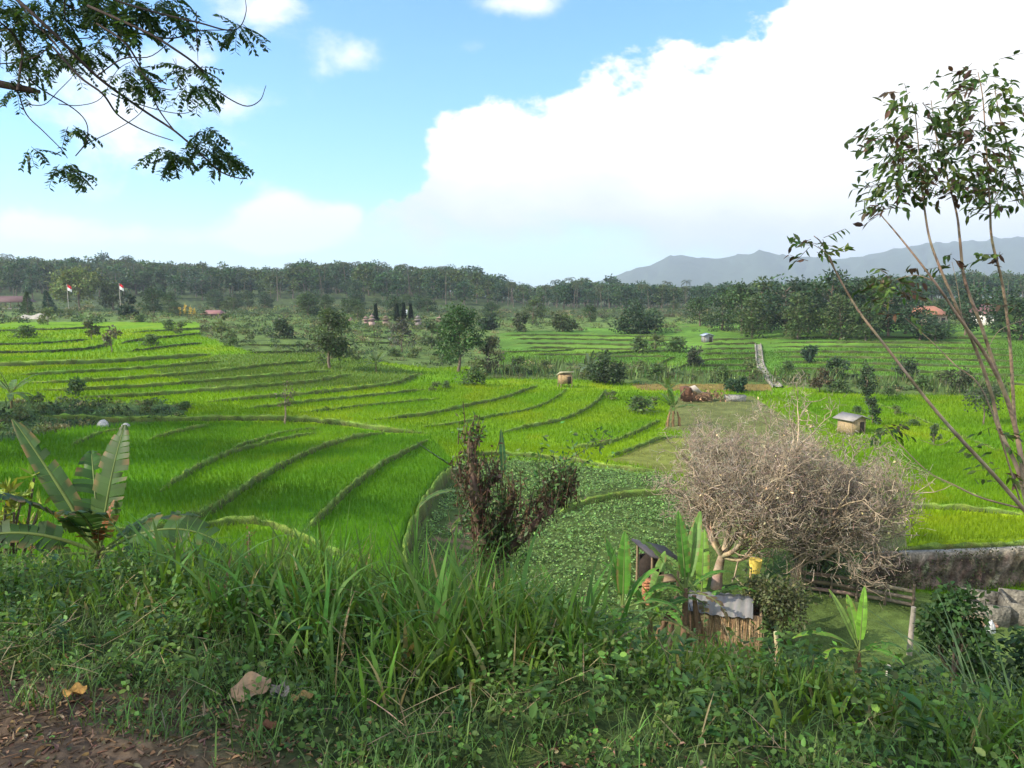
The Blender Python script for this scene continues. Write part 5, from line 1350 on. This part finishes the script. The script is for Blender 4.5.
# ------------------------------------------------------------------ single trees and bushes among the paddies
def T_(px, py, top, w_px, col, ncl, nlf, label, seed, name='field_tree', leaf=None, bottom=.25, group=None, flat=.85, clr=.24, cat='tree', bark=(.14, .11, .08)):
    x, y, z = at(px, py); h = p3(px, top, y)[2]-z; w = w_px/F*y
    return put_tree(name, (x, y, z), tree_data(h, w, col, leaf or max(.22, y*.0042), ncl, nlf, .25, seed, flat, bottom=bottom, clr=clr, bark=bark), label, cat, group)
T_(330, 368, 312, 40, (.055, .085, .030), 30, 120, 'bushy olive green tree standing on the terraces left of the middle', 101, bottom=.12)
T_(458, 372, 309, 42, (.040, .090, .022), 30, 130, 'dense bright green tree standing on a weedy bank in the middle', 102, bottom=.22)
T_(605, 383, 355, 34, (.035, .060, .022), 18, 110, 'dark rounded bush tree right of the small raised hut', 103, bottom=.1)
T_(638, 334, 308, 40, (.028, .055, .022), 22, 110, 'broad dark tree standing beyond the middle terraces', 104, bottom=.05)
T_(284, 422, 384, 16, (.13, .12, .07), 9, 26, 'thin nearly bare sapling on the brown bank between the paddies', 105, bottom=.35, leaf=.2, bark=(.26, .2, .14))
T_(112, 352, 328, 13, (.10, .10, .06), 9, 40, 'thin greyish sapling on the upper left terraces', 106, bottom=.3)
T_(92, 340, 322, 16, (.075, .09, .04), 8, 40, 'small half bare bush on the upper left terraces', 107, bottom=.2)
T_(75, 396, 380, 15, (.045, .085, .03), 8, 60, 'small dark bush at the weedy edge of the left terraces', 108, bottom=.05, cat='bush', name='field_bush')
T_(130, 318, 298, 17, (.018, .040, .016), 12, 110, 'squarish very dark shrub beside the right flag', 109, bottom=.02, cat='bush', name='field_bush', flat=1)
T_(152, 312, 290, 10, (.018, .040, .020), 10, 90, 'slim very dark tree standing right of the flags', 110, bottom=.25, flat=1.3)
T_(80, 310, 273, 46, (.105, .145, .040), 26, 120, 'broad pale yellowish green tree behind the left flag', 111, bottom=.3, clr=.2)
T_(113, 310, 284, 26, (.07, .10, .035), 14, 100, 'mid green tree adjoining the pale broad tree near the flags', 112, bottom=.2)
T_(866, 402, 362, 16, (.045, .075, .03), 14, 70, 'tall narrow tree behind the grey gabled hut', 113, bottom=.15, flat=1.2)
T_(836, 378, 360, 20, (.040, .075, .028), 12, 80, 'dark round bush among the weeds in front of the right terraces', 114, bottom=.1, cat='bush', name='field_bush')
T_(820, 392, 370, 18, (.085, .075, .04), 10, 60, 'brownish bush left of the narrow tree in the right fields', 115, bottom=.1, cat='bush', name='field_bush')
T_(872, 425, 398, 14, (.05, .08, .035), 9, 60, 'small ragged tree just right of the grey gabled hut', 116, bottom=.15)
T_(810, 362, 346, 14, (.03, .06, .03), 9, 80, 'dark shrub standing on the terraces right of the stone channel', 117, bottom=.05, cat='bush', name='field_bush')
T_(695, 366, 346, 18, (.055, .07, .04), 12, 70, 'grey green tree on the terraces below the tiny grey hut', 118, bottom=.1)
T_(735, 392, 376, 20, (.030, .065, .025), 12, 90, 'dark green bush growing beside the pale trough', 119, bottom=.02, cat='bush', name='field_bush')
T_(488, 372, 340, 26, (.085, .095, .045), 14, 70, 'greyish half bare tree right of the bright green tree', 120, bottom=.1, bark=(.24, .2, .16))
T_(402, 352, 322, 22, (.075, .085, .06), 12, 60, 'grey leaved small tree in front of the temple cypresses', 121, bottom=.15)
T_(432, 348, 324, 20, (.055, .085, .035), 12, 70, 'mid green tree just left of the bright green tree', 122, bottom=.1)
T_(280, 338, 322, 26, (.04, .065, .028), 14, 80, 'low dark tree in the hedge left of the olive tree', 123, bottom=.05)
T_(490, 330, 318, 18, (.025, .045, .02), 10, 80, 'dark round tree at the far left end of the middle terraces', 124, bottom=.05)
T_(563, 332, 312, 22, (.06, .085, .03), 12, 80, 'olive tree beyond the middle terraces', 125, bottom=.05)
T_(522, 332, 314, 14, (.06, .08, .035), 9, 70, 'small olive tree left of another beyond the middle terraces', 126, bottom=.05)
T_(984, 425, 390, 40, (.05, .07, .035), 16, 60, 'scrubby tree in the right field behind the leaning stems', 127, bottom=.1)
T_(960, 392, 368, 26, (.055, .07, .035), 12, 60, 'scrubby bush farther up the right field behind the leaning stems', 128, bottom=.1, cat='bush', name='field_bush')
T_(934, 446, 426, 10, (.05, .08, .03), 6, 40, 'small weedy sapling in the right paddy', 129, bottom=.1)
T_(906, 378, 360, 22, (.045, .07, .03), 12, 70, 'round bush at the foot of the right hand terraces', 130, bottom=.05, cat='bush', name='field_bush')
x, y, z = at(376, 372); banana((x, y, z), 1.0, rand_leaves(9, 1.9, .5, [(.14, .20, .08), (.10, .17, .06)], (15, 80)), 'pale banana plant in the paddies right of the olive tree')
x, y, z = at(673, 425); banana((x, y, z), 1.6, rand_leaves(10, 1.8, .5, [(.13, .21, .05), (.08, .16, .03)], (10, 80)), 'sunlit banana clump at the right end of the bright middle paddy', stems=((0, 0, 1), (.6, .2, .8), (-.5, -.1, .8)), stemcol=(.22, .14, .07))
x, y, z = at(668, 402); banana((x, y, z), 1.3, rand_leaves(8, 1.6, .45, [(.13, .21, .06), (.10, .18, .04)], (15, 80)), 'second banana clump left of the tumbledown shack')
x, y, z = at(590, 377); banana((x, y, z), 1.3, rand_leaves(8, 2.0, .55, [(.10, .15, .10), (.08, .13, .07)], (10, 75)), 'greyish banana plants behind the small raised hut')
x, y, z = at(12, 408); banana((x, y, z), 1.2, rand_leaves(9, 2.0, .5, [(.11, .19, .05), (.07, .14, .03)], (5, 75)), 'banana plant at the left edge beside the weedy bank')
# repeated small bushes on the banks
proto = None; n_ = 0
BS = [(60,316),(170,330),(182,334),(205,318),(222,341),(230,346),(246,340),(150,346),(640,372),(655,378),(520,372),(506,374),(545,372),(720,380),(750,378),(842,393),(856,388),(890,396),(802,378),(920,390),(940,384),(786,372),(478,378),(446,388),(436,391),(472,385),(352,360),(395,356),(415,358),(447,362),(612,398),(640,412),(655,405),(25,338),(48,325),(140,322),(225,327),(640,352),(655,350),(675,352),(880,445),(912,425),(895,415),(858,414),(20,420),(60,415),(150,415),(185,410),(40,412)]
for i, (px, py) in enumerate(BS):
    x, y, z = at(px, py); s_ = rng.uniform(.5, 1.1)*np.clip(y/70, .7, 1.8)
    if proto is None:
        proto = put_tree('bank_bush', (x, y, z), tree_data(1.3, 1.9, (.070, .115, .034), .3, 12, 55, .1, 201, .8, bottom=.05, clr=.28), 'small dark green bush on a bank between the distant paddies', 'bush', 'bushes dotted along the banks of the paddies', crown='foliage', trunk='stems'); proto.scale = (s_,)*3
        pr2 = put_tree('bank_bush', (x+1.8, y+.5, Hs(x+1.8, y+.5)), tree_data(1.5, 1.5, (.095, .13, .042), .28, 9, 45, .1, 202, .8, bottom=.05, clr=.28), 'small dark green bush on a bank between the distant paddies', 'bush', 'bushes dotted along the banks of the paddies', crown='foliage', trunk='stems')
    else: dup(proto if i % 2 else pr2, (x, y, z), rng.uniform(0, 6.3), s_*np.array([rng.uniform(.8, 1.4), rng.uniform(.8, 1.3), rng.uniform(.7, 1.1)]))

# ------------------------------------------------------------------ village things at the far left and the temple
def conifer(px, py, top, w_px, col, label, seed, name='cypress', lean=0):
    x, y, z = at(px, py); h = p3(px, top, y)[2]-z; w = w_px/F*y; r = np.random.default_rng(seed); t = thing(name, (x, y, z), label, 'tree'); tb, cb_ = MB(), MB(); tube(tb, [(0, 0, -.2), (lean*.5*h, 0, h*.5), (lean*h, 0, h*.9)], [.14, .1, .03], 6, (.14, .1, .07))
    n_ = 1500; zz = r.random(n_)**1.3*h*.97+.03*h; rr = (w/2)*(1-zz/h)**.75*(.35+.65*r.random(n_)**.5)*(1+.15*np.sin(zz*5)); a = r.uniform(0, 2*pi, n_); P = np.column_stack([rr*np.cos(a)+lean*zz, rr*np.sin(a), zz])
    leafq(cb_, P, np.column_stack([np.cos(a), np.sin(a), np.full(n_, .6)]), rdir(n_, 1), .0020*y*r.uniform(.7, 1.3, n_), .0011*y, vary(col, n_, .25, .06, r)); tb.build('trunk', M_bark, t, True); cb_.build('crown', M_leaf, t)
conifer(28, 314, 292, 11, (.045, .085, .03), 'thin conical tree right of the long reddish roof', 301)
conifer(51, 314, 291, 13, (.022, .055, .035), 'dark conical tree right of the grey tarpaulin', 302, lean=-.16)
conifer(376, 321, 304, 3.6, (.02, .04, .022), 'slim columnar cypress left of the temple shrines', 303)
conifer(397, 322, 304, 4.5, (.02, .04, .022), 'columnar cypress at the left of the temple pair', 304)
conifer(404, 322, 303, 4.0, (.018, .038, .02), 'columnar cypress behind the little white temple flag', 305)
conifer(411, 322, 304, 4.0, (.02, .04, .022), 'columnar cypress at the right of the temple pair', 306)
def flag(px, py, top, label, rz):
    x, y, z = at(px, py); h = p3(px, top, y)[2]-z; t = thing('flag_pole', (x, y, z), label, 'flag', rz=rz); mb = MB(); tube(mb, [(0, 0, -.3), (0, 0, h)], [.07, .04], 6, (.55, .5, .45)); mb.build('pole', M_wood, t, True)
    mb = MB(); W_, H_ = 1.35, 1.5; n_ = 9; V = []; C = []
    for r_ in range(7):
        for q in range(n_):
            u = q/(n_-1); V.append((.06+u*W_*.75, .14*math.sin(u*6+r_*.4), h-.1-r_/6*H_-.55*u*W_*.8)); C.append((.55, .02, .03) if r_ <= 2 else (.80, .78, .76))
    f = [(r_*n_+q, r_*n_+q+1, (r_+1)*n_+q+1, (r_+1)*n_+q) for r_ in range(6) for q in range(n_-1)]
    for k, ff in (('red', [q for q in f if q[0] < 3*n_]), ('white', [q for q in f if q[0] >= 3*n_])):
        mb.add(V, ff, (.55, .02, .03) if k == 'red' else (.80, .78, .76))
    mb.build('flag', M_cloth, t, True)
flag(69, 314, 284, 'red and white flag on a pole in front of the pale tree at the left', .2)
flag(121, 314, 283, 'red and white flag on a pole left of the very dark shrub', .1)
def house(px, py, top, w_px, dpt, rz, roofc, wallc, label, name='house', cat='house', hip=.25, open_=False):
    x, y, z = at(px, py) if not isinstance(px, tuple) else px; ppx = px if not isinstance(px, tuple) else py[0]
    h = p3(ppx, top, y)[2]-z; w = w_px/F*y; t = thing(name, (x, y, z), label, cat, rz=rz); hw = h*.55; mb = MB()
    if not open_:
        box(mb, (0, 0, hw/2-.2), (w*.86, dpt*.86, hw+.4), col=wallc); mb.build('wall', M_plaster, t)
        for k in (-.26, .0, .26):
            mb = MB(); box(mb, (w*k, -dpt*.43-.02, hw*.45 if k else hw*.4), (w*.13, .06, hw*(.45 if k else .75)), col=(.05, .045, .04)); mb.build('window' if k else 'door', M_wood, t)
    else:
        for k in np.linspace(-.42, .42, 5):
            for s_ in (-.4, .4):
                mb = MB(); box(mb, (w*k, dpt*s_, hw/2-.2), (.18, .18, hw+.4), col=wallc); mb.build('post', M_wood, t)
        mb = MB(); box(mb, (0, 0, .1), (w*.95, dpt*.9, .4), col=(.3, .26, .22)); mb.build('floor_platform', M_plaster, t)
    mb = MB(); a, b = w/2, dpt/2; q = w*hip
    V = [(-a, -b, hw), (a, -b, hw), (a, b, hw), (-a, b, hw), (-a+q, 0, h), (a-q, 0, h), (-a, -b, hw-.12), (a, -b, hw-.12), (a, b, hw-.12), (-a, b, hw-.12)]
    mb.add(V, [(0, 1, 5, 4), (2, 3, 4, 5), (0, 6, 7, 1), (1, 7, 8, 2), (2, 8, 9, 3), (3, 9, 6, 0), (6, 9, 8, 7)], roofc); mb.add(V, [(1, 2, 5), (3, 0, 4)], roofc); mb.build('roof', M_tin, t)
    return t
house(2, 309, 296, 58, 6, .1, (.10, .055, .05), (.2, .13, .08), 'long open pavilion with a low reddish brown roof at the left edge', 'pavilion', 'pavilion', .1, True)
x, y, z = at(36, 319); mb = MB(); u = np.linspace(-1, 1, 15); v = np.linspace(-1, 1, 7); V = [(a*3.1, b*1.1, 1.35*(1-abs(b)**1.6)*(1-.5*a**4)*(.8+.2*math.sin(a*5))-.1) for a in u for b in v]; i, j = np.meshgrid(np.arange(14), np.arange(6), indexing='ij'); mb.add(V, np.stack([i*7+j, (i+1)*7+j, (i+1)*7+j+1, i*7+j+1], -1).reshape(-1, 4), vary((.30, .285, .25), 105, .15, .03)); o = mb.build('tarpaulin', M_cloth, None, True); o.location = (x, y, z); tag(o, 'pale grey tarpaulin draped over a low heap before the conical trees', 'tarpaulin')
def shrine(px, py, top, w_px, label, roofc=(.13, .10, .075), wallc=(.2, .155, .13), tiers=2):
    x, y, z = at(px, py); h = p3(px, top, y)[2]-z; w = w_px/F*y; t = thing('shrine', (x, y, z), label, 'shrine'); mb = MB(); box(mb, (0, 0, h*.16-.2), (w*.8, w*.8, h*.32+.4), col=wallc); box(mb, (0, 0, h*.42), (w*.5, w*.5, h*.22), col=wallc); mb.build('base', M_stone, t)
    mb = MB()
    for k in range(tiers): box(mb, (0, 0, h*(.56+.2*k)), (w*(1.0-.3*k), w*(1-.3*k), h*.13), col=roofc, taper=.55)
    tube(mb, [(0, 0, h*.7), (0, 0, h)], [w*.12, .03], 6, roofc); mb.build('roof', M_thatch, t)
shrine(366, 325, 315, 7, 'pale pinkish temple shrine left of the slim cypress', (.22, .15, .13), (.26, .19, .165)); shrine(372, 326, 313, 7, 'larger pale temple shrine at the foot of the slim cypress', (.22, .16, .14), (.30, .22, .19)); shrine(386, 325, 314, 8, 'brown thatched shrine between the cypresses')
shrine(418, 326, 314, 8, 'greyish shrine right of the cypress pair', (.16, .14, .135), (.20, .175, .16)); shrine(440, 322, 314, 9, 'low pinkish shrine far right of the cypress pair', (.2, .14, .12), (.24, .17, .15), 1); shrine(351, 324, 317, 8, 'low reddish shrine at the left of the temple', (.22, .14, .12), (.24, .17, .15), 1)
x, y, z = at(404, 320); mb = MB(); h = p3(404, 309, y)[2]-z; tube(mb, [(0, -.8, -.2), (0, -.8, h)], .06, 5, (.4, .35, .3)); mb.add([(0, -.86, h), (1.1, -.9, h-.2), (1.0, -.86, h-1.5), (0, -.86, h-1.2), (0, -.82, h), (1.1, -.86, h-.2), (1.0, -.82, h-1.5), (0, -.82, h-1.2)], [(0, 1, 2, 3), (7, 6, 5, 4), (0, 4, 5, 1), (2, 6, 7, 3), (1, 5, 6, 2), (3, 7, 4, 0)], (.8, .8, .8)); o = mb.build('white_banner', M_cloth); o.location = (x, y, z); tag(o, 'little white banner between the temple cypresses', 'banner')
# yellow ceremonial penjor poles
x, y, z = at(186, 316); 
for k, (dx, hh) in enumerate([(-1.6, 2.6), (-.2, 3.4), (1.2, 2.8), (2.2, 2.2)]):
    mb = MB(); tube(mb, [(0, 0, -.2), (0, 0, hh*.75), (.12, 0, hh)], [.10, .07, .03], 5, (.5, .36, .08)); n_ = 60; P = np.column_stack([rng.normal(0, .16, n_), rng.normal(0, .16, n_), rng.uniform(.4, hh*.92, n_)]); leafq(mb, P, np.column_stack([rng.normal(0, .3, n_), rng.normal(0, .3, n_), -np.ones(n_)]), rdir(n_), .6, .2, vary((.52, .38, .07), n_, .2))
    o = mb.build('ceremonial_pole', M_cloth); o.location = (x+dx, y, Hs(x+dx, y)); tag(o, 'yellow decorated ceremonial pole behind the left terraces', 'pole', 'yellow ceremonial poles by the temple wall')
house(655, 300, 291, 18, 7, .2, (.30, .13, .08), (.25, .2, .17), 'small house with an orange roof at the foot of the far wood', hip=.2)
house(925, 324, 306, 30, 8, .15, (.30, .13, .075), (.36, .3, .24), 'orange roofed house among the trees behind the leaning stems', hip=.2)
house(987, 324, 304, 26, 8, -.1, (.13, .06, .06), (.58, .56, .52), 'house with dark red roof and white eaves behind the leaning stems', hip=.12)
house(214, 318, 310, 20, 4, 0, (.20, .095, .085), (.2, .16, .14), 'low reddish roof of a house beyond the left terraces', hip=.15)

# ------------------------------------------------------------------ the far wood: every near tree its own object, the depth of the wood as one mass
SKY = [(-260,250),(0,257),(60,259),(110,258),(160,262),(220,266),(270,270),(310,264),(360,262),(420,266),(465,269),(500,276),(516,284),(530,288),(545,284),(590,281),(640,284),(700,286),(760,284),(850,280),(900,276),(960,274),(1024,274),(1300,270)]
VAR = []
G_ = [(.030, .068, .024), (.044, .084, .026), (.022, .054, .022), (.066, .102, .030), (.030, .062, .028)]
for k in range(6):
    tb, cb_ = tree_data(14, 8.5+k % 3*1.3, G_[k % 5], 1.25, 22, 30,   .35, 400+k, .75, bottom=.22, bark=(.115, .10, .08), clr=.2, wl=.6, rtrunk=.26)
    VAR.append((tb, cb_))
for k in range(3):
    VAR.append(palm_data(14, 4.0, 13, (.062, .080, .032), 420+k, 9, .2, 1.1))
mesh_v = []
for tb, cb_ in VAR:
    m = MB(); m.v = tb.v+cb_.v; m.c = tb.c+cb_.c; off_ = 0; n0 = tb.n
    m.q = tb.q+[q+n0 for q in cb_.q]; m.t = tb.t+[q+n0 for q in cb_.t]; m.qm = tb.qm+[np.ones_like(q) for q in cb_.qm]; m.tm = tb.tm+[np.ones_like(q) for q in cb_.tm]; m.n = tb.n+cb_.n
    mesh_v.append(m)
meshes = [m.mesh('wood_tree', [M_bark, M_leaf]) for m in mesh_v]
def forest_spots(n_, Y0, Y1, seed, back):
    r = np.random.default_rng(seed); out = []
    for i in range(n_):
        px = -120+1270*(i+r.random())/n_; Y = r.uniform(Y0, Y1); x = (px-512)/F*Y; z = Hs(x, Y)
        sk = np.interp(px, [p[0] for p in SKY], [p[1] for p in SKY])
        if back: h = p3(px, sk+r.normal(2.0, 3.0), Y)[2]-z
        else: h = r.uniform(8.5, 16)
        lim = p3(px, sk+1, Y)[2]-z; h = min(h, lim) if not back else h
        if h < 3: h = 3
        out.append((x, Y, z, h))
    return out
def place_wood(spots, name, label, cat, group, palm_p, seed):
    r = np.random.default_rng(seed)
    for x, y, z, h in spots:
        pal = r.random() < palm_p; k = int(r.integers(6, 9)) if pal else int(r.integers(0, 6))
        o = bpy.data.objects.new('palm_tree' if pal else name, meshes[k]); COL.objects.link(o); s_ = h/(15.5 if pal else 14.3); sw_ = s_*r.uniform(.85, 1.25) if not pal else s_
        o.location = (x, y, z); o.scale = (sw_, sw_, s_); o.rotation_euler = (0, 0, r.uniform(0, 6.3))
        tag(o, 'coconut palm rising among the trees of the far wood' if pal else label, cat if not pal else 'palm', group if not pal else 'palms in the far wood')
place_wood(forest_spots(165, 315, 385, 1, False), 'wood_tree', 'tree standing in the front rows of the far wood', 'tree', 'trees of the far wood', .40, 2)
place_wood(forest_spots(120, 400, 450, 3, True), 'wood_tree', 'tree standing in the front rows of the far wood', 'tree', 'trees of the far wood', .38, 4)
fm = MB()
def stamp(mb, src, x, y, z, s_, sz, a):
    R_ = np.array([[math.cos(a), math.sin(a), 0], [-math.sin(a), math.cos(a), 0], [0, 0, 1]])
    for f, fm_, kind in [(src.q, src.qm, 4), (src.t, src.tm, 3)]: pass
    V = (np.vstack(src.v)*[s_, s_, sz])@R_+[x, y, z]; C = np.vstack(src.c)
    n0 = mb.n; mb.v.append(V); mb.c.append(C); mb.n += len(V)
    mb.q += [q+n0 for q in src.q]; mb.qm += src.qm; mb.t += [q+n0 for q in src.t]; mb.tm += src.tm
r = np.random.default_rng(6)
for x, y, z, h in forest_spots(330, 440, 560, 5, True)+forest_spots(420, 345, 470, 7, False):
    k = int(r.integers(0, 9)); stamp(fm, mesh_v[k], x, y, z, h/14*1.25 if k < 6 else h/14, h/14.5, r.uniform(0, 6))
tag(fm.build('far_wood', [M_bark, M_leaf]), 'mass of dark trees filling the depth of the far wood', 'wood', kind='stuff')
# dense grove behind the right terraces
GR = [(722,330,292,34),(742,334,284,40),(762,330,281,44),(786,336,276,48),(808,332,279,44),(830,336,274,52),(852,330,277,44),(872,336,278,46),(752,338,300,36),(798,339,296,38),(840,340,298,40),(888,338,290,44),(905,334,281,40),(866,341,304,34),(700,326,298,30),(920,340,312,40),(935,342,322,36),(1020,340,300,50),(1005,332,288,44),(965,336,284,36)]
gp = []
for k in range(4): gp.append(tree_data(12, 10, [(.034, .066, .022), (.046, .082, .026), (.064, .098, .030), (.030, .060, .026)][k], .8, 30, 60, .3, 460+k, .85, bottom=.12, clr=.2, wl=.6))
roots = []
for i, (px, py, top, wp) in enumerate(GR):
    x, y, z = at(px, py); h = p3(px, top, y)[2]-z; w = wp/F*y; loc = (x, y, z); sc_ = (w/10, w/10, h/12.3)
    if i < 4: o = put_tree('grove_tree', loc, gp[i], 'leafy tree in the dense dark grove behind the right hand terraces', 'tree', 'trees of the grove behind the right terraces'); roots.append(o); o.scale = sc_
    else: dup(roots[int(rng.integers(4))], loc, rng.uniform(0, 6), sc_)
# scattered low trees on the plain before the wood
lp = None; r = np.random.default_rng(14)
for i in range(46):
    px = r.uniform(150, 1010) if i > 8 else r.uniform(150, 360); Y = r.uniform(190, 310); x, y, z = atY(px, Y)
    if 690 < px < 930 and Y < 230: continue
    h = r.uniform(3, 7); s_ = h/12.3
    dup(roots[int(r.integers(4))], (x, y, z), r.uniform(0, 6), (s_*1.3, s_*1.3, s_), 'low tree on the open ground between the paddies and the far wood', 'low trees before the far wood')
